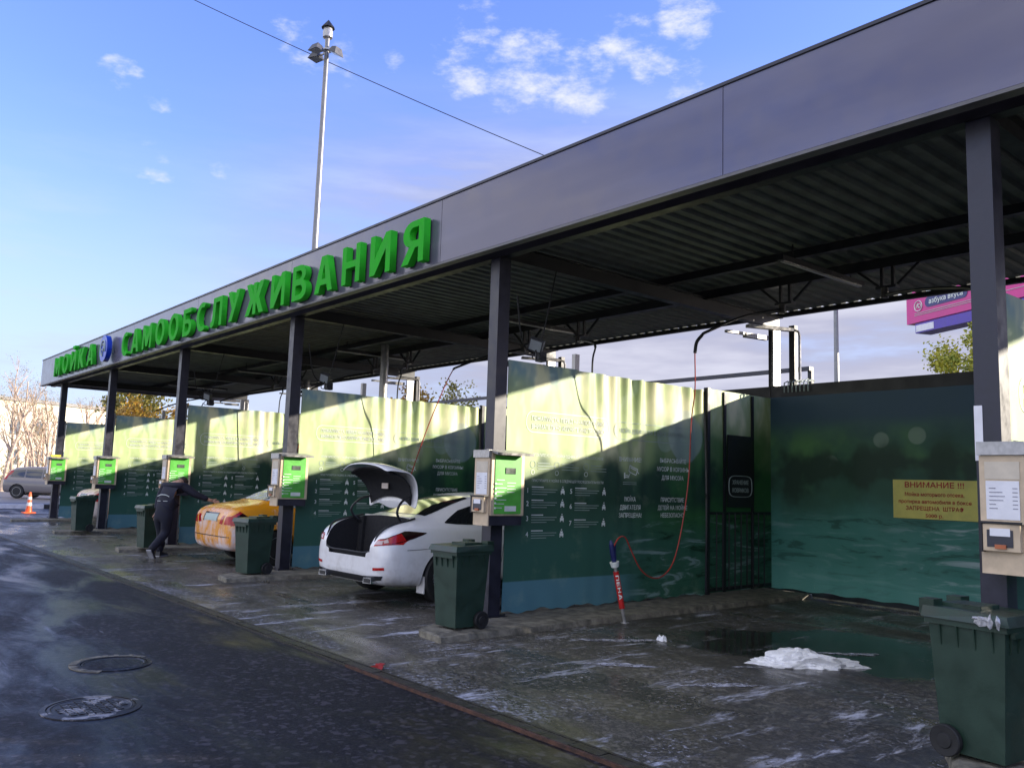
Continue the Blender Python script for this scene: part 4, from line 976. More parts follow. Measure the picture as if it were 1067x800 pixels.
# ------------------------------------------------------------------ cars
def eval_obj(bm, mods):
    me = bpy.data.meshes.new('tmp'); bm.to_mesh(me); bm.free(); o = bpy.data.objects.new('tmp', me); COL.objects.link(o)
    cut = []
    for kind, arg in mods:
        if kind == 'SUB': md = o.modifiers.new('s', 'SUBSURF'); md.levels = arg; md.render_levels = arg
        if kind == 'CUT':
            cme = bpy.data.meshes.new('c'); bmesh.ops.recalc_face_normals(arg, faces=arg.faces); arg.to_mesh(cme); arg.free(); co = bpy.data.objects.new('c', cme); COL.objects.link(co); cut.append(co)
            md = o.modifiers.new('b', 'BOOLEAN'); md.operation = 'DIFFERENCE'; md.solver = 'EXACT'; md.object = co
    out = eval_mesh(o); bpy.data.objects.remove(o)
    for c in cut: bpy.data.objects.remove(c)
    return out
def hull(st):
    """st rows: y, zb, w, zs, zt, wr ; closed lofted car body symmetric in x, nose towards +Y"""
    bm = bmesh.new(); rings = []
    for (y, zb, w, zs, zt, wr) in st:
        ws = w-.05
        half = [(0, zb), (w*.55, zb), (w-.10, zb+.01), (w-.015, zb+.10), (w, zb+.45*(zs-zb)), (w-.008, zb+.75*(zs-zb)), (ws, zs-.03),
                (ws-.03+(0 if zt-zs > .15 else -.0), zs+.012), ((ws-.03)*.45+wr*.55, zs+(zt-zs)*.55), (wr+.0, zt-.05 if zt-zs > .15 else zs+(zt-zs)*.75), (wr-.10, zt-.012), (wr*.5, zt), (0, zt+.006)]
        rg = [bm.verts.new((x, y, z)) for x, z in half]+[bm.verts.new((-x, y, z)) for x, z in half[-2:0:-1]]
        rings.append(rg)
    n = len(rings[0])
    for a, b in zip(rings, rings[1:]):
        for k in range(n): bm.faces.new((a[k], a[(k+1) % n], b[(k+1) % n], b[k]))
    for rg, rev in ((rings[0], False), (rings[-1], True)):
        # cap with quads across
        h = n//2
        for k in range(h):
            a = rg[k]; b = rg[k+1]; c = rg[(n-k-1) % n]; d = rg[(n-k) % n]
            vs = [];
            for v in (a, b, c, d):
                if v not in vs: vs.append(v)
            if len(vs) >= 3: bm.faces.new(vs)
    bmesh.ops.recalc_face_normals(bm, faces=bm.faces); return bm
def wheel(parent, x, y, r, side, tyre='rubber', hub='rim'):
    t = .11
    b = MB(); b.lathe([(r*.62, -t), (r*.93, -t), (r, -t*.75), (r, t*.75), (r*.93, t), (r*.62, t)], (x-side*t, y, r), 32, 'X'); w = b.build('wheel', tyre, parent, smooth=True)
    b = MB(); b.lathe([(r*.64, side*t*.2), (r*.64, side*t*1.02), (r*.60, side*t*1.02), (r*.58, side*t*.45), (r*.1, side*t*.40)], (x-side*t, y, r), 32, 'X')
    for k in range(10):
        a = 2*math.pi*k/10; c = Vector((x-side*t+side*t*.8, y, r))
        b.bar(c+Vector((0, math.cos(a)*.03, math.sin(a)*.03)), c+Vector((0, math.cos(a+.06)*r*.6, math.sin(a+.06)*r*.6)), .028, .02, (1, 0, 0))
    b.build('rim', hub, w)
def patch(bvh, low, upr, n, m_, d, off=.005, push=3.):
    """ruled patch between two polylines projected onto the body along d"""
    def samp(pl, f):
        f *= len(pl)-1; i = min(int(f), len(pl)-2); f -= i; return Vector(pl[i])*(1-f)+Vector(pl[i+1])*f
    bm = bmesh.new(); d = Vector(d).normalized(); gr = []
    for i in range(n+1):
        row = []
        for j in range(m_+1):
            p = samp(low, i/n).lerp(samp(upr, i/n), j/m_); hit = bvh.ray_cast(p-d*push, d)
            q = hit[0]+hit[1].normalized()*(off if hit[1].dot(d) < 0 else -off) if hit[0] is not None else None
            row.append(bm.verts.new(q) if q is not None else None)
        gr.append(row)
    for i in range(n):
        for j in range(m_):
            q = (gr[i][j], gr[i+1][j], gr[i+1][j+1], gr[i][j+1])
            if all(q): bm.faces.new(q)
    bmesh.ops.recalc_face_normals(bm, faces=bm.faces); me = bpy.data.meshes.new('p'); bm.to_mesh(me); bm.free(); return me
def arch(y, r, x0, x1):
    b = MB(); b.tube([(x0, y, r-.02), (x1, y, r-.02)], r+.055, 40); return b.bm
def car(name, root_loc, rz, st, wheels, r, halfw, paint, label, cat, trunk=False, sub=2, group=None):
    t = empty(name, root_loc, label, cat, group, rz)
    bm = hull(st); mods = [('SUB', sub)]
    me0 = eval_obj(bm.copy(), [('SUB', sub)]); b0 = bmesh.new(); b0.from_mesh(me0); bvh = BVHTree.FromBMesh(b0)
    for y in wheels:
        for s in (-1, 1): mods.append(('CUT', arch(y, r, s*(halfw-.30), s*(halfw+.3))))
    if trunk:
        b = MB(); b.hexa([(-.52, -.2, .63), (.52, -.2, .63), (.52, .55, .50), (-.52, .55, .50), (-.66, -.2, 1.3), (.66, -.2, 1.3), (.62, .66, 1.3), (-.62, .66, 1.3)])
        bmesh.ops.bevel(b.bm, geom=b.bm.edges[:], offset=.07, segments=3, affect='EDGES'); mods.append(('CUT', b.bm))
    me = eval_obj(bm, mods)
    body = link('body', me, paint, t, True)
    if trunk:
        me.materials.append(MT['trunk_lining'])
        for p in me.polygons:
            if abs(p.center.x) < .70 and -.02 < p.center.y < .75 and p.center.z > .4 and bvh.find_nearest(p.center)[3] > .012: p.material_index = 1
    for y in wheels:
        for s in (-1, 1): wheel(t, s*(halfw-.01), y, r, s)
    b = MB()
    b.box(-halfw+.25, halfw-.25, wheels[0]-.25, wheels[1]+.2, .18, .24); b.build('underbody', 'black_plastic', t)
    return t, bvh, body
# --- white sedan, boot open
ST = [(0.00, .42, .66, .70, .72, .55), (.03, .30, .78, .78, .80, .62), (.12, .24, .87, .90, .95, .66), (.30, .22, .905, .965, 1.05, .66), (.62, .21, .915, .99, 1.085, .64), (.95, .21, .92, .985, 1.17, .60), (1.4, .21, .92, .965, 1.33, .57), (1.9, .21, .92, .95, 1.43, .575), (2.4, .21, .92, .94, 1.455, .585),
      (2.9, .21, .92, .93, 1.40, .58), (3.3, .21, .92, .92, 1.22, .60), (3.65, .21, .915, .90, 1.00, .66), (4.1, .21, .91, .84, .90, .66), (4.5, .22, .86, .74, .79, .6), (4.72, .27, .70, .62, .64, .5)]
wc, bv, body = car('white_sedan', (-7.68, -.53, .008), R(2.5), ST, (.98, 3.75), .335, .915, 'white_paint', 'white sedan parked nose in with its boot lid raised', 'car', trunk=True)
def side(poly_low, poly_up, s, n=24, m_=8): return patch(bv, [(s*3 if False else 0, y, z) for y, z in poly_low], [(0, y, z) for y, z in poly_up], n, m_, (-s, 0, 0))
for s in (1, -1):
    me = side([(1.02, 1.035), (1.2, 1.02), (2.0, .995), (3.0, .975), (3.42, .965)], [(1.02, 1.045), (1.35, 1.20), (1.85, 1.325), (2.6, 1.345), (3.35, .985)], s); w = link('side_window', me, 'car_glass', wc, True)
    me = side([(1.78, 1.0), (1.84, 1.0)], [(1.70, 1.32), (1.76, 1.32)], s, 2, 8); me.transform(Matrix.Translation((s*.006, 0, 0))); link('window_pillar', me, 'black_plastic', wc)
    me = side([(.06, .76), (.30, .815), (.42, .84), (.62, .90)], [(.06, .835), (.16, .885), (.34, .945), (.66, .92)], s, 14, 6); tl = link('tail_light', me, 'tail_dark', wc, True)
    me = side([(.07, .775), (.20, .80), (.33, .83)], [(.07, .83), (.18, .885), (.27, .915)], s, 12, 6); me.transform(Matrix.Translation((s*.006, -.004, 0))); link('red_lens', me, 'tail_red', tl, True)
    me = side([(.07, .79), (.11, .80)], [(.07, .822), (.11, .845)], s, 5, 4); me.transform(Matrix.Translation((s*.011, -.008, 0))); link('clear_lens', me, 'tail_clear', tl, True)
    # the part of the lamp that wraps on to the rear face
    me = patch(bv, [(s*.62, 0, .745), (s*.88, 0, .775)], [(s*.655, 0, .825), (s*.88, 0, .85)], 10, 6, (0, 1, 0)); link('rear_lens', me, 'tail_red', tl, True)
    me = patch(bv, [(s*.64, 0, .765), (s*.75, 0, .77)], [(s*.665, 0, .81), (s*.75, 0, .82)], 8, 5, (0, 1, 0), .010); link('clear_lens', me, 'tail_clear', tl, True)
    me = patch(bv, [(s*.62, 0, .44), (s*.80, 0, .455)], [(s*.62, 0, .475), (s*.80, 0, .490)], 6, 3, (0, 1, 0)); link('reflector', me, 'tail_red', wc, True)
    b = MB(); b.hexa([(s*.55-.10, -.02, .27), (s*.55+.10, -.02, .28), (s*.55+.10, .15, .28), (s*.55-.10, .15, .27), (s*.55-.085, -.02, .345), (s*.55+.085, -.02, .355), (s*.55+.085, .15, .355), (s*.55-.085, .15, .345)]); ex = b.build('exhaust_tip', 'chrome', wc, bevel=.03, seg=3)
    b = MB(); b.box(s*.55-.07, s*.55+.07, -.024, -.0205, .285, .335); b.build('bore', 'black_plastic', ex)
    me = side([(.72, .22), (1.2, .22)], [(.72, .23), (1.2, .23)], s, 3, 2); bpy.data.meshes.remove(me)
    b = MB(); b.box(s*.80-.08, s*.80+.08, .64, .655, .14, .36); b.build('mud_flap', 'white_paint', wc)
me = patch(bv, [(-.74, 0, .33), (-.4, 0, .285), (.4, 0, .285), (.74, 0, .33)], [(-.78, 0, .385), (-.4, 0, .36), (.4, 0, .36), (.78, 0, .385)], 24, 4, (0, 1, 0), .008); link('rear_diffuser', me, 'black_plastic', wc, True)
me = patch(bv, [(-.56, .84, 0), (-.2, .80, 0), (.2, .80, 0), (.56, .84, 0)], [(-.47, 1.66, 0), (0, 1.72, 0), (.47, 1.66, 0)], 16, 14, (0, 0, -1)); link('rear_window', me, 'car_glass', wc, True)
me = patch(bv, [(-.56, 3.55, 0), (0, 3.62, 0), (.56, 3.55, 0)], [(-.46, 2.75, 0), (0, 2.75, 0), (.46, 2.75, 0)], 12, 10, (0, 0, -1)); link('windscreen', me, 'car_glass', wc, True)
for s in (1, -1):
    me = side([(.34, .70), (.66, .71)], [(.34, .706), (.66, .716)], s, 10, 1); link('bumper_seam', me, 'black_plastic', wc, True)
    me = side([(1.92, .40), (2.02, .94)], [(1.928, .40), (2.028, .94)], s, 12, 1); link('door_seam', me, 'black_plastic', wc, True)
    me = side([(3.02, .36), (3.06, .92)], [(3.028, .36), (3.068, .92)], s, 12, 1); link('door_seam', me, 'black_plastic', wc, True)
    me = side([(2.10, .82), (2.28, .82)], [(2.10, .85), (2.28, .85)], s, 4, 1); me.transform(Matrix.Translation((s*.02, 0, 0))); link('door_handle', me, 'chrome', wc, True)
# boot tub lining, open at the back and top
b = MB()
def quad(b, P): b.bm.faces.new([b.bm.verts.new(p) for p in P])
q0 = [(-.50, .05, .64), (.50, .05, .64), (.505, .53, .53), (-.505, .53, .53)]; q1 = [(-.60, .09, .93), (.60, .09, .93), (.59, .63, 1.06), (-.59, .63, 1.06)]
b2 = MB(); b2.hexa([(-.49, .06, .50), (.49, .06, .50), (.49, .53, .50), (-.49, .53, .50), (-.49, .06, .645), (.49, .06, .645), (.49, .53, .58), (-.49, .53, .58)]); b2.build('boot_floor', 'trunk_lining', wc, bevel=.01)
# boot seal edge
b = MB(); b.tube(spline([(-.62, .64, 1.09), (-.655, .22, 1.0), (-.60, .08, .88), (-.52, .02, .67), (0, .0, .65), (.52, .02, .67), (.60, .08, .88), (.655, .22, 1.0), (.62, .64, 1.09)], 6), .014, 6); b.build('boot_seal', 'rubber', wc, smooth=True)
# raised lid: deck part stands up, tail face folds over backwards
def lid(inset, z_off, name, mat, parent):
    bm = bmesh.new(); prof = [(.68, 1.20), (.69, 1.28), (.69, 1.44), (.65, 1.58), (.56, 1.68), (.43, 1.735), (.28, 1.755), (.21, 1.735)]
    rows = []
    for i, (y, z) in enumerate(prof):
        hw = (.56, .58, .59, .60, .60, .59, .57, .54)[i]-inset; row = []
        for k in range(-8, 9):
            f = k/8; cr_ = .05*(1-f*f)
            yy = y+z_off*(.75 if i < 4 else .2)*-1; zz = z-z_off*(.3 if i < 3 else .9)+cr_*(.2 if i < 3 else 1.0)-(.05*abs(f)**4 if i > 4 else 0)
            if i == 0: zz += .12*(1-f*f)*1.0
            row.append(bm.verts.new((f*hw, yy-(.06*(1-f*f) if i > 5 else 0), zz)))
        rows.append(row)
    for a, c in zip(rows, rows[1:]):
        for k in range(16): bm.faces.new((a[k], a[k+1], c[k+1], c[k]))
    solid(bm, .022); bmesh.ops.recalc_face_normals(bm, faces=bm.faces)
    return link(name, eval_obj(bm, [('SUB', 2)]), mat, parent, True)
lo = lid(0, 0, 'boot_lid', 'white_paint', wc)
def lid_inner():
    bm = bmesh.new(); prof = [(.665, 1.30), (.655, 1.43), (.60, 1.55), (.51, 1.64), (.41, 1.69), (.31, 1.705)]; rows = []
    for i, (y, z) in enumerate(prof):
        hw = (.47, .50, .53, .54, .52, .46)[i]
        rows.append([bm.verts.new((k/8*hw, y-.012-(.03*(1-(k/8)**2) if i > 3 else 0), z-.014-.03*abs(k/8)**4+(.05*(1-(k/8)**2)*(.2 if i < 2 else .9)) + (.07*(1-(k/8)**2) if i == 0 else 0))) for k in range(-8, 9)])
    for a, c in zip(rows, rows[1:]):
        for k in range(16): bm.faces.new((a[k], a[k+1], c[k+1], c[k]))
    solid(bm, .02); me = bpy.data.meshes.new('l'); bm.to_mesh(me); bm.free(); return link('lid_lining', me, 'trunk_lining', lo, True)
lid_inner()
b = MB(); b.box(-.10, .05, .625, .635, 1.47, 1.545, Matrix.Translation((0, -.05, .0))); b.build('care_label', 'brass_label', lo)
for s in (-1, 1):
    b = MB(); b.tube(spline([(s*.545, .56, .98), (s*.56, .42, 1.10), (s*.555, .40, 1.20), (s*.51, .50, 1.31), (s*.47, .64, 1.36)], 6), .017, 8); b.build('hinge_arm', 'black_plastic', wc, smooth=True)
# parcel shelf lip seen between boot and glass
b = MB(); b.box(-.58, .58, .64, .67, 1.075, 1.10); b.build('boot_lip', 'galvanised', wc, bevel=.006)

# --- taxi with foam
ST2 = [(0.00, .45, .66, .78, .80, .55), (.03, .32, .77, .86, .88, .62), (.10, .26, .84, .95, 1.00, .64), (.30, .24, .865, 1.0, 1.075, .64), (.62, .22, .875, 1.0, 1.10, .64), (.85, .22, .875, .99, 1.17, .61), (1.25, .22, .875, .975, 1.36, .57), (1.7, .22, .875, .96, 1.475, .575), (2.2, .22, .875, .95, 1.50, .585),
       (2.7, .22, .875, .94, 1.45, .58), (3.15, .22, .875, .93, 1.22, .60), (3.45, .22, .87, .92, 1.02, .66), (3.9, .22, .865, .86, .93, .64), (4.25, .24, .80, .76, .80, .58), (4.42, .30, .64, .66, .68, .5)]
def saloon(loc, rz, paint, name, label, glassm, cat='car', lights=True, foamy=False):
    t, bvh, body = car(name, loc, rz, ST2, (.92, 3.5), .31, .87, paint, label, cat)
    for s in (1, -1):
        me = patch(bvh, [(0, y, z) for y, z in [(.98, 1.045), (1.3, 1.02), (2.0, 1.0), (3.25, .965)]], [(0, y, z) for y, z in [(.98, 1.06), (1.35, 1.27), (1.9, 1.39), (2.5, 1.39), (3.2, .99)]], 22, 8, (-s, 0, 0)); link('side_window', me, glassm, t, True)
        me = patch(bvh, [(0, .05, .70), (0, .42, .80)], [(0, .05, .86), (0, .20, .955)], 8, 8, (-s, 0, 0)); tl = link('tail_light', me, 'tail_red', t, True)
        me = patch(bvh, [(0, .20, .765), (0, .42, .805)], [(0, .14, .87), (0, .24, .925)], 8, 8, (-s, 0, 0), .010); link('dark_lens', me, 'tail_dark', tl, True)
        me = patch(bvh, [(s*.58, 0, .72), (s*.84, 0, .72)], [(s*.64, 0, .86), (s*.84, 0, .87)], 8, 8, (0, 1, 0)); link('tail_lens', me, 'tail_red', tl, True)
        me = patch(bvh, [(s*.40, 0, .73), (s*.52, 0, .72)], [(s*.48, 0, .87), (s*.57, 0, .87)], 8, 8, (0, 1, 0)); link('inner_light', me, 'tail_red', t, True)
        b = MB(); b.box(s*.80, s*.93, 2.95, 3.10, 1.0, 1.12); b.build('mirror', 'black_plastic', t, bevel=.03)
    me = patch(bvh, [(-.56, .80, 0), (0, .76, 0), (.56, .80, 0)], [(-.46, 1.55, 0), (0, 1.58, 0), (.46, 1.55, 0)], 14, 12, (0, 0, -1)); link('rear_window', me, glassm, t, True)
    me = patch(bvh, [(-.56, 3.38, 0), (0, 3.44, 0), (.56, 3.38, 0)], [(-.46, 2.6, 0), (0, 2.6, 0), (.46, 2.6, 0)], 12, 10, (0, 0, -1)); link('windscreen', me, 'car_glass', t, True)
    me = patch(bvh, [(-.27, 0, .77), (.27, 0, .77)], [(-.27, 0, .89), (.27, 0, .89)], 8, 3, (0, 1, 0), .006); pl = link('number_plate', me, 'faint_print', t, True)
    for (a, c, z0, z1) in ((-.30, .30, .89, .915), (-.30, -.275, .76, .89), (.275, .30, .76, .89)):
        me = patch(bvh, [(a, 0, z0), (c, 0, z0)], [(a, 0, z1), (c, 0, z1)], 6, 2, (0, 1, 0), .009); link('plate_recess', me, 'tail_dark', pl, True)
    me = patch(bvh, [(-.84, 0, .50), (.84, 0, .50)], [(-.84, 0, .515), (.84, 0, .515)], 20, 1, (0, 1, 0), .004); link('bumper_groove', me, 'black_plastic', t, True)
    return t, bvh
m = Mat('foamy_glass', (.3, .35, .4), .3); f = m.noise(m.vec((2, 2, .8)), 3, 8, .75); f2 = m.ramp(f, .42, .60); m.col(m.mix(f2, (.10, .13, .15), (.62, .66, .74))); m.rgh(m.ramp(f2, 0, 1, .1, .8))
tx, tbv = saloon((-12.83, -.42, .008), R(1.5), 'taxi_paint', 'orange_taxi', 'orange taxi covered in running white foam, boot towards the camera', 'foamy_glass')
# dark checker blocks along the taxi roof pillar
for r_ in range(2):
    for k in range(11):
        if (k+r_) % 2: continue
        y = 1.02+k*.10; z = 1.12+k*.034 - .03*r_
        me = patch(tbv, [(0, y, z-.028), (0, y+.09, z+.0)], [(0, y, z), (0, y+.09, z+.028)], 2, 2, (-1, 0, 0), .009)
        if len(me.polygons): link('checker_block', me, 'ink', tx)
saloon((-24.15, .15, .008), R(1.5), 'foamed_paint', 'foamed_car', 'car thick with pale foam in the farthest bay', 'foamy_glass')

# --- SUV and far parked cars
ST3 = [(0.00, .50, .70, .86, .88, .60), (.04, .36, .82, .98, 1.02, .66), (.12, .30, .89, 1.04, 1.20, .66), (.30, .28, .90, 1.05, 1.52, .66), (.7, .27, .90, 1.04, 1.65, .67), (1.4, .27, .90, 1.03, 1.69, .67), (2.2, .27, .90, 1.02, 1.69, .67), (2.8, .27, .90, 1.01, 1.60, .65), (3.2, .27, .90, 1.0, 1.32, .66), (3.5, .27, .89, .99, 1.10, .70), (4.0, .28, .88, .95, 1.03, .68), (4.4, .30, .80, .84, .88, .6), (4.58, .38, .64, .72, .74, .5)]
def suv(loc, rz, paint, name, label, group=None):
    t, bvh, body = car(name, loc, rz, ST3, (.85, 3.6), .36, .895, paint, label, 'car', group=group)
    for s in (1, -1):
        for lo_, hi_ in (([(.42, 1.12), (1.15, 1.10)], [(.55, 1.46), (1.15, 1.52)]), ([(1.22, 1.10), (2.05, 1.08)], [(1.22, 1.52), (2.05, 1.53)]), ([(2.12, 1.08), (3.1, 1.05)], [(2.12, 1.52), (2.75, 1.46)])):
            me = patch(bvh, [(0, *p) for p in lo_], [(0, *p) for p in hi_], 10, 6, (-s, 0, 0)); link('side_window', me, 'car_glass', t, True)
        me = patch(bvh, [(0, .05, .95), (0, .26, .98)], [(0, .17, 1.50), (0, .36, 1.50)], 6, 10, (-s, 0, 0)); link('tail_light', me, 'tail_red', t, True)
        me = patch(bvh, [(s*.66, 0, .95), (s*.84, 0, .95)], [(s*.62, 0, 1.45), (s*.74, 0, 1.45)], 6, 10, (0, 1, 0)); link('tail_lens', me, 'tail_red', t, True)
    me = patch(bvh, [(-.6, 0, 1.1), (.6, 0, 1.1)], [(-.5, 0, 1.46), (.5, 0, 1.46)], 10, 8, (0, 1, 0)); link('rear_window', me, 'car_glass', t, True)
    return t
q_ = at(11, 505, 53); suv((q_.x, q_.y, .01), R(-40), 'suv_paint', 'grey_suv', 'brown-grey off-road car with tall red tail lights on the road beyond the canopy')
def small_car(loc, rz, paint, label):
    t, bvh = saloon(loc, rz, paint, 'parked_car', label, 'car_glass'); tag(t, group='cars parked along the far side of the road'); return t
small_car((-79, 1.5, .01), R(-48), 'light_paint', 'pale silver car parked behind the grey off-road car')
small_car((-95, 3.2, .01), R(-46), 'dark_paint', 'dark car parked farthest, under the bare trees')
small_car((-86, -4.2, .01), R(-46), 'dark_paint', 'dark car parked under the bare trees at the left edge')

# ------------------------------------------------------------------ cone, barrier
cn = empty('traffic_cone', (-32.2, .35, 0), 'slim orange traffic cone with white bands on the sunlit yard', 'traffic cone')
b = MB(); b.box(-.20, .20, -.20, .20, 0, .04); b.build('base', 'cone_orange', cn, bevel=.01)
b = MB(); b.lathe([(.11, .04), (.09, .2), (.055, .62), (.03, .74), (.02, .75)], n=20); b.build('cone', 'cone_orange', cn, smooth=True)
b = MB(); b.lathe([(.091, .26), (.079, .38), (.078, .38), (.09, .26)], n=20); b.build('band', 'reflective_white', cn)
b = MB(); b.lathe([(.070, .48), (.060, .58), (.059, .58), (.069, .48)], n=20); b.build('band', 'reflective_white', cn)
kr = empty('kerb_barrier', (-36, .5, 0), 'low black and white painted kerb barrier beyond the cone', 'barrier')
for i in range(8):
    b = MB(); y = -6+1.9*i; b.box(-36.15, -35.9, y, y+1.88, .0, .17); o = b.build('block', 'kerb_paint_white' if i % 2 else 'kerb_paint_black', kr, bevel=.02, world=True)

# ------------------------------------------------------------------ lamp pole, wire, far pole, billboard
d = pix(328, 260); d2 = Vector((d.x, d.y, 0)).normalized(); DL = 27
lx, ly = 2.38+d2.x*DL, -6.22+d2.y*DL
hz = 1.6+pix(335, 20).z/math.hypot(pix(335, 20).x, pix(335, 20).y)*DL
lp = empty('lamp_pole', (lx, ly, 0), 'tall steel lighting mast with three floodlights rising behind the canopy', 'lamp post')
b = MB(); b.tube([(0, 0, 0), (0, 0, hz-.55)], [.13, .075], 12); b.build('mast', 'pole_steel', lp, smooth=True)
b = MB(); b.lathe([(.09, hz-1.1), (.16, hz-1.08), (.16, hz-1.04), (.07, hz-1.02), (.07, hz-.66), (.16, hz-.62), (.17, hz-.46), (.14, hz-.30), (.02, hz-.28)], n=14); b.build('head_collar', 'galvanised', lp, smooth=True)
b = MB(); b.lathe([(.22, hz-.29), (.21, hz-.26), (.01, hz)], n=10); b.build('cap', 'dark_steel', lp)
for az, tilt in ((200, 35), (20, 62), (285, 40)):
    M_ = Matrix.Translation((0, 0, hz-1.12)) @ Matrix.Rotation(R(az), 4, 'Z') @ Matrix.Translation((.40, 0, 0)) @ Matrix.Rotation(R(tilt-35), 4, 'Y')
    b = MB(); b.hexa([(-.14, -.17, -.14), (.24, -.21, -.14), (.24, .21, -.14), (-.14, .17, -.14), (-.10, -.12, .04), (.10, -.14, .08), (.10, .14, .08), (-.10, .12, .04)], M_); f = b.build('floodlight', 'light_housing', lp, bevel=.01)
    b = MB(); b.box(-.12, .22, -.16, .16, -.148, -.142, M_); b.build('glass', 'lamp_glass', f)
    b = MB(); b.bar(M_ @ Vector((-.38, 0, 0)), M_ @ Vector((-.1, 0, -.05)), .05); b.build('arm', 'galvanised', f)
a, c = at(60, -70, 36), at(760, 240, 26); pts = []
for i in range(31):
    f = i/30; p = a.lerp(c, f); p.z -= 1.0*4*f*(1-f)*.35; pts.append(p)
b = MB(); b.tube(pts, .014, 6, True); tag(b.build('overhead_wire', 'rubber'), 'thin black wire crossing the sky past the lighting mast', 'wire')
p = at(871, 330, 38); b = MB(); b.tube([(p.x, p.y, 0), (p.x, p.y, 11.)], [.13, .09], 10); tag(b.build('far_pole', 'pole_steel', smooth=True), 'plain grey pole seen above the forest banner wall', 'pole')
p = at(399.5, 400, 19); b = MB(); b.tube([(p.x, p.y, 0), (p.x, p.y, 5.)], [.10, .09], 12); tag(b.build('concrete_pole', 'galvanised', smooth=True), 'short thick pale pole behind the banner of the white car', 'pole')
# billboard
Bp = at(945, 337, 45); Bq = at(1012, 324, 42.0); ex = (Bq-Bp); ex.z = 0; L0 = ex.length; ex.normalize(); ey = Vector((ex.y, -ex.x, 0)); 
if ey.dot(Vector((2.4, -6.2, 0))-Bp) < 0: ey = -ey
zb = (Bp.z+Bq.z)/2
bb = empty('billboard', (Bp.x, Bp.y, 0), 'large pink billboard lettered азбука вкуса on a violet tray above the trees', 'billboard')
BM_ = Matrix(((ex.x, ey.x, 0, 0), (ex.y, ey.y, 0, 0), (0, 0, 1, 0), (0, 0, 0, 1)))   # local: x along, y towards the viewer
b = MB(); b.box(0, 9.0, -.45, 0, zb, zb+3.6, BM_); b.build('panel', 'billboard_pink', bb)
b = MB(); b.box(.55, 9.3, -.9, -.02, zb-.52, zb-.06, BM_); b.build('tray', 'billboard_violet', bb)
b = MB(); b.box(.60, 1.75, -.019, -.005, zb-.46, zb-.14, BM_); b.build('plate', 'paper', bb)
b = MB(); b.box(3.6, 4.2, -.5, -.1, -zb, -.0) if False else b.tube([BM_ @ Vector((4.4, -.5, 0)), BM_ @ Vector((4.4, -.5, zb))], .4, 14); b.build('leg', 'pole_steel', bb)
BT = BM_ @ Matrix(((1, 0, 0, 0), (0, 0, 1, 0), (0, 1, 0, 0), (0, 0, 0, 1)))
b = MB(); pp = arc(3.62, zb+.86, .25, .25, -90, 90, 10)+arc(1.50, zb+.86, .25, .25, 90, 270, 10); b.poly([BM_ @ Vector((x, .02, z)) for x, z in pp]); b.build('name_plate', 'billboard_navy', bb)
me = text_mesh('азбука вкуса', .24, 0, 'LEFT', 2.1, .06); me.transform(Matrix.Translation(BM_ @ Vector((1.52, .035, zb+.76))) @ BT); link('lettering', me, 'white_print', bb)
b = MB(); b.tube([BM_ @ Vector((.82+.25*math.cos(2*math.pi*k/24), .03, zb+.78+.25*math.sin(2*math.pi*k/24))) for k in range(25)], .022, 5)
b.tube([BM_ @ Vector(q) for q in ((.68, .03, zb+.68), (.78, .03, zb+.92), (.84, .03, zb+.68))], .025, 5); b.tube([BM_ @ Vector((.90+.08*math.cos(R(k)), .03, zb+.78+.10*math.sin(R(k)))) for k in range(-100, 261, 30)], .02, 5); b.build('round_logo', 'white_print', bb)
b = MB(); b.box(.75, 2.4, .005, .02, zb+1.30, zb+1.55, BM_); b.build('white_label', 'white_print', bb)
b = MB(); b.box(.55, 8.3, .005, .02, zb+.42, zb+.445, BM_); b.box(.55, 4.3, .005, .02, zb+.33, zb+.355, BM_); b.build('small_print', 'faint_print', bb)

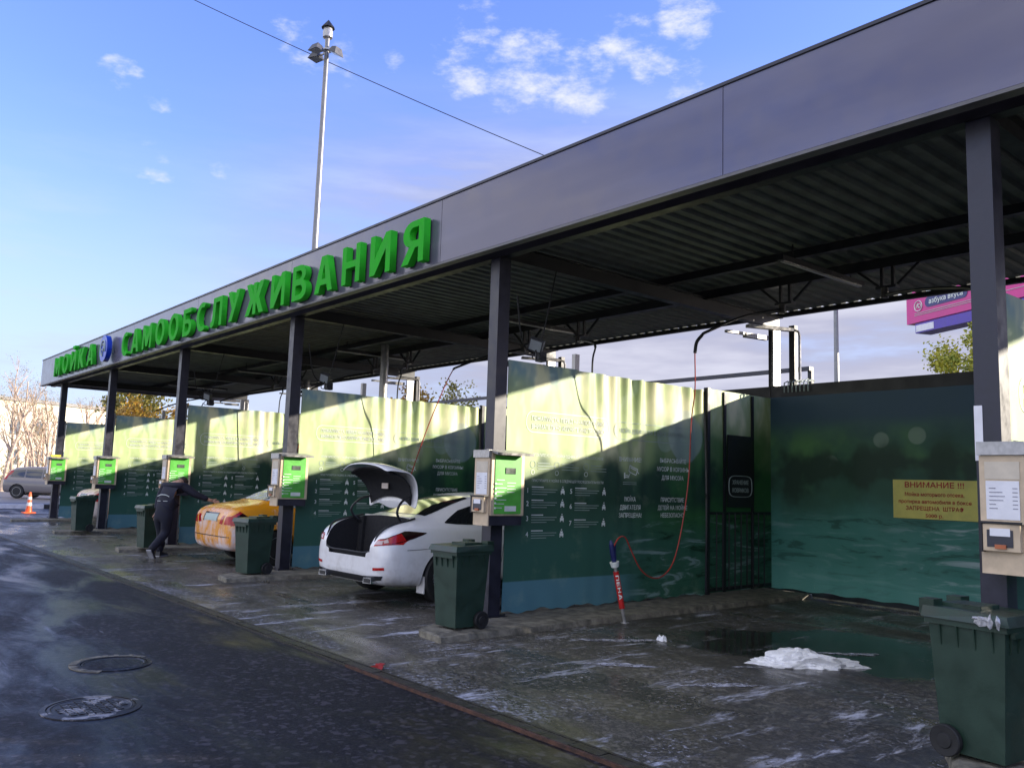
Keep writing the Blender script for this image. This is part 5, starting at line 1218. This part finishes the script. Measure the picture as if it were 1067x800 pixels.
# ------------------------------------------------------------------ trees
def tree(name, x, y, h, crown_r, leaf, n_leaf, lsize, seed, label, group, base=.35, bark='bark', r0=.12, bare=False, cat='tree', squash=1.):
    random.seed(seed); t = empty(name, (x, y, 0), label, cat, group)
    b = MB(); tips = []
    def branch(p, d, L, r, lvl):
        pts = [p]; n = 4
        for i in range(n):
            d = (d+Vector((random.uniform(-.16, .16), random.uniform(-.16, .16), random.uniform(-.03, .12)))).normalized(); pts.append(pts[-1]+d*L/n)
        b.tube(pts, [r*(1-.75*i/n) for i in range(n+1)], 5 if lvl else 7, True)
        if lvl < (3 if bare else 2):
            m = (7, 5, 4)[lvl] if bare else (8, 4)[lvl]
            for k in range(m):
                f = random.uniform(.35 if lvl else base, .97); q = pts[min(n-1, int(f*n))].lerp(pts[min(n, int(f*n)+1)], f*n-int(f*n))
                a = random.uniform(0, 6.28); tl = random.uniform(.5, 1.1) if not bare else random.uniform(.35, .8)
                dd = (d*.6+Vector((math.cos(a)*tl, math.sin(a)*tl, random.uniform(.1, .6)))).normalized()
                branch(q, dd, L*random.uniform(.28, .45)*(1.25-f*.5), max(.006, r*.38), lvl+1)
        tips.extend(pts[2:])
    branch(Vector((0, 0, -.05)), Vector((0, 0, 1)), h*.92, r0, 0)
    b.build('trunk', bark, t, smooth=True)
    if n_leaf:
        bm = bmesh.new(); tp = [q for q in tips if q.z > h*base*.9]
        cl = [(random.choice(tp)+Vector([random.gauss(0, crown_r*.22) for _ in range(3)]), random.uniform(.25, .6)*crown_r*.5) for _ in range(int(40))]
        for i in range(n_leaf):
            if random.random() < .75: c, rr = random.choice(cl); p = c+Vector([random.gauss(0, rr*.5) for _ in range(3)])
            else: p = random.choice(tp)+Vector([random.gauss(0, .12*crown_r) for _ in range(3)])
            s = lsize*random.uniform(.6, 1.3); u = Vector([random.gauss(0, 1) for _ in range(3)]).normalized(); v = u.orthogonal().normalized()
            q = [bm.verts.new(p+w_) for w_ in (u*s, v*s*.6, -u*s, -v*s*.6)]; bm.faces.new(q)
        me = bpy.data.meshes.new('c'); bm.to_mesh(me); bm.free(); link('crown', me, leaf, t)
    return t
GT = 'trees beyond the car wash'
p = at(1040, 395, 27); tree('leafy_tree', p.x, p.y, 5.9, 1.15, 'leaf_yellowgreen', 9000, .055, 3, 'yellow-green tree rising over the banner wall beneath the billboard', GT, r0=.11)
p = at(138, 440, 52); tree('leafy_tree', p.x, p.y, 6.4, 2.4, 'leaf_olive', 5000, .10, 8, 'olive tree top seen between the fourth and third columns under the roof', GT)
p = at(158, 440, 50); tree('leafy_tree', p.x, p.y, 5.4, 1.6, 'leaf_orange', 3000, .09, 9, 'orange tree top seen beside the olive one under the far roof', GT)
p = at(433, 430, 38); tree('leafy_tree', p.x, p.y, 5.9, 1.5, 'leaf_orange', 4000, .08, 12, 'orange autumn treetop above the banner behind the white car', GT)
for i, (u, hh, lab) in enumerate(((452, 5.4, 'low bare brown bush top just right of the orange treetop'), (475, 5.3, 'low brown bush top left of the main column over the white car'), (497, 5.2, 'low brown bush top touching the main column over the white car'))):
    p = at(u, 430, 40); tree('brown_shrub', p.x, p.y, hh, 1.3, 'leaf_olive', 1200, .07, 20+i, lab, 'shrubs behind the bays', cat='shrub')
# bare birches and larches on the left
lefts = [(3, 380, 'leftmost tall bare tree at the photo edge'), (14, 392, 'second tall bare tree from the left edge'), (22, 420, 'slim bare tree between the two tall left ones'), (25, 408, 'pinkish bare trunk above the grey off-road car'), (31, 425, 'short bare tree right of the pinkish trunk'), (36, 412, 'bare tree in the middle of the left row'),
         (40, 432, 'slender bare tree behind the canopy corner'), (45, 420, 'bare tree just left of the farthest column'), (50, 418, 'bare tree close to the farthest column'), (54, 426, 'bare tree almost hidden by the farthest column'), (-12, 396, 'bare tree just outside the left edge'), (90, 420, 'bare tree seen under the far roof between columns'), (100, 425, 'second bare tree seen under the far roof')]
for i, (u, v, lab) in enumerate(lefts):
    dist = 66+(i*7) % 17; p = at(u, 490, dist); q = at(u, v, dist)
    tree('bare_tree', p.x, p.y, max(4, q.z), 1.5, 'needle_brown', 900, .035, 40+i, lab, 'bare trees beyond the road', bark='birch_bark', r0=.15, bare=True, base=.25)
# undergrowth along the road
random.seed(5); bm = bmesh.new()
for i in range(16000):
    y = random.uniform(-30, 60); x = random.uniform(-92, -74); z = abs(random.gauss(0, 1.3)); s = random.uniform(.06, .16)
    u = Vector((random.gauss(0, .4), random.gauss(0, .4), 1)).normalized()*s*2.2; v = u.orthogonal().normalized()*s*.3; p = Vector((x, y, z))
    bm.faces.new([bm.verts.new(p+w_) for w_ in (u, v, -u, -v)])
me = bpy.data.meshes.new('u'); bm.to_mesh(me); bm.free(); tag(link('undergrowth', me, 'needle_brown'), 'dry yellow-brown undergrowth at the foot of the bare trees', 'undergrowth', kind='stuff')
# pale building behind the trees
p = at(12, 470, 125); bl = empty('pale_building', (p.x, p.y, 0), 'low pale yellow building glowing behind the bare trees', 'building', rz=R(25))
b = MB(); b.box(-6, 6, -16, 9, 0, 9.6); b.build('wall', 'pale_wall', bl)
b = MB(); b.box(-6.3, 6.3, -16.3, 9.3, 9.61, 10.); b.build('roof', 'grey_roof', bl)
for i in range(7):
    for j in range(2):
        b = MB(); b.box(6.0, 6.08, -14.5+3.3*i, -13.1+3.3*i, 2+3.6*j, 3.8+3.6*j); b.build('window', 'far_window', bl)

# ------------------------------------------------------------------ the man
def skin_fig(verts, edges, radii, sub=2):
    me = bpy.data.meshes.new('sk'); me.from_pydata(verts, edges, []); o = bpy.data.objects.new('sk', me); COL.objects.link(o)
    md = o.modifiers.new('s', 'SKIN'); md.use_smooth_shade = True
    for i, r_ in enumerate(radii):
        sv = me.skin_vertices[0].data[i]; sv.radius = (r_, r_) if not isinstance(r_, tuple) else r_; sv.use_root = (i == 0)
    m2 = o.modifiers.new('u', 'SUBSURF'); m2.levels = sub; m2.render_levels = sub
    out = eval_mesh(o); bpy.data.objects.remove(o); return out
# local frame: facing +Y (away), x to his right
mn_ = empty('person', (-14.2, -.80, .006), 'man in dark jacket and trousers bending forward as he steps past the bin', 'person', rz=R(38))
# body core is clothing-shaped; skin hands and head are one continuous mesh
V = [(0, 0, .92), (.0, .10, 1.10), (.0, .24, 1.27), (.0, .36, 1.38), (.0, .43, 1.42), (.0, .52, 1.42), (.0, .60, 1.38),        # pelvis..head
     (-.20, .30, 1.33), (-.27, .26, 1.10), (-.26, .18, .88), (-.26, .16, .80),      # left arm
     (.20, .30, 1.33), (.40, .36, 1.20), (.60, .52, 1.10), (.66, .57, 1.07),        # right arm reaching
     (-.10, .02, .84), (-.11, .16, .48), (-.10, .12, .10), (-.10, .24, .05),        # left leg (forward, planted)
     (.10, -.02, .84), (.06, .02, .47), (.02, -.34, .20), (.02, -.30, .08)]         # right leg trailing, heel up
Ed = [(0, 1), (1, 2), (2, 3), (3, 4), (4, 5), (5, 6), (3, 7), (7, 8), (8, 9), (9, 10), (3, 11), (11, 12), (12, 13), (13, 14), (0, 15), (15, 16), (16, 17), (17, 18), (0, 19), (19, 20), (20, 21), (21, 22)]
Rd = [.09, .09, .10, .09, .055, .085, .075, .065, .045, .034, .03, .065, .045, .034, .03, .085, .058, .038, .035, .085, .058, .038, .035]
link('body', skin_fig(V, Ed, Rd), 'skin', mn_, True)
Vj = [(0, -.01, .76), (.0, .075, 1.05), (.0, .22, 1.26), (.0, .345, 1.38), (-.205, .29, 1.335), (-.285, .25, 1.10), (-.272, .175, .87), (.205, .29, 1.335), (.41, .36, 1.195), (.60, .52, 1.10)]
Ej = [(0, 1), (1, 2), (2, 3), (3, 4), (4, 5), (5, 6), (3, 7), (7, 8), (8, 9)]
jk = link('jacket', skin_fig(Vj, Ej, [(.20, .17), (.19, .16), (.215, .16), (.13, .12), .095, .072, .058, .095, .072, .055]), 'dark_cloth', mn_, True)
b = MB(); b.tube(spline([(-.12, -.045, 1.145), (-.05, -.062, 1.175), (.05, -.062, 1.175), (.12, -.045, 1.145)], 5), .008, 6); b.build('white_print', 'white_print', jk)
b = MB(); b.tube([(-.10, -.075, 1.06), (-.03, -.085, 1.06)], .005, 5); b.tube([(.03, -.085, 1.06), (.11, -.075, 1.06)], .005, 5); b.build('white_print', 'white_print', jk)
Vt = [(0, .05, 1.06), (0, .01, .90), (-.09, .02, .74), (-.115, .15, .46), (-.10, .11, .07), (.09, -.02, .74), (.06, .02, .45), (.02, -.36, .15)]
link('trousers', skin_fig(Vt, [(0, 1), (1, 2), (2, 3), (3, 4), (1, 5), (5, 6), (6, 7)], [(.15, .13), (.165, .15), .125, .088, .072, .125, .088, .072]), 'trouser_cloth', mn_, True)
b = MB(); b.lathe([(.02, .0), (.082, .02), (.098, .07), (.095, .12), (.06, .165), (.01, .175)], n=20); hm = b.build('hair', 'hair', mn_, smooth=True)
hm.data.transform(Matrix.Translation((0, .50, 1.36)) @ Matrix.Rotation(R(-38), 4, 'X'))
b = MB()   # nose, ears
for s in (-1, 1): b.tube([(s*.085, .56, 1.37), (s*.105, .545, 1.38)], [.018, .02], 8)
b.tube([(0, .66, 1.345), (0, .69, 1.33)], [.018, .012], 8); b.build('face', 'skin', mn_, smooth=True)
for (hx, hy, hz_, dx, dy, dz) in ((-.26, .16, .82, 0, -.02, -1), (.64, .555, 1.08, .72, .60, -.25)):
    d_ = Vector((dx, dy, dz)).normalized(); o_ = Vector((hx, hy, hz_)); sd_ = d_.orthogonal().normalized(); nn = d_.cross(sd_)
    VV = [tuple(o_), tuple(o_+d_*.07)]; EE = [(0, 1)]; RR = [(.028), (.032)]
    for k, (off, ln) in enumerate(((-.030, .065), (-.010, .078), (.010, .074), (.030, .058))):
        i = len(VV); VV += [tuple(o_+d_*.085+sd_*off), tuple(o_+d_*(.085+ln*.55)+sd_*off*1.1+nn*.006), tuple(o_+d_*(.085+ln)+sd_*off*1.1+nn*.02)]; EE += [(1, i), (i, i+1), (i+1, i+2)]; RR += [.011, .0095, .008]
    i = len(VV); VV += [tuple(o_+d_*.035+sd_*.035), tuple(o_+d_*.07+sd_*.058+nn*.01), tuple(o_+d_*.095+sd_*.06+nn*.02)]; EE += [(0, i), (i, i+1), (i+1, i+2)]; RR += [.013, .011, .009]
    link('hand', skin_fig(VV, EE, RR, 1), 'skin', mn_, True)
for (fx, fy, fz, pitch) in ((-.10, .17, .055, 0), (.02, -.30, .10, -52)):
    M_ = Matrix.Translation((fx, fy, fz)) @ Matrix.Rotation(R(pitch), 4, 'X')
    b = MB(); b.hexa([(-.045, -.11, -.03), (.045, -.11, -.03), (.05, .17, -.03), (-.05, .17, -.03), (-.04, -.10, .06), (.04, -.10, .06), (.035, .15, .01), (-.035, .15, .01)], M_); sh = b.build('shoe', 'shoe', mn_, bevel=.018, seg=2, smooth=True)
    b = MB(); b.box(-.048, .048, -.115, .175, -.048, -.0305, M_); b.build('sole', 'sole', sh, bevel=.006)
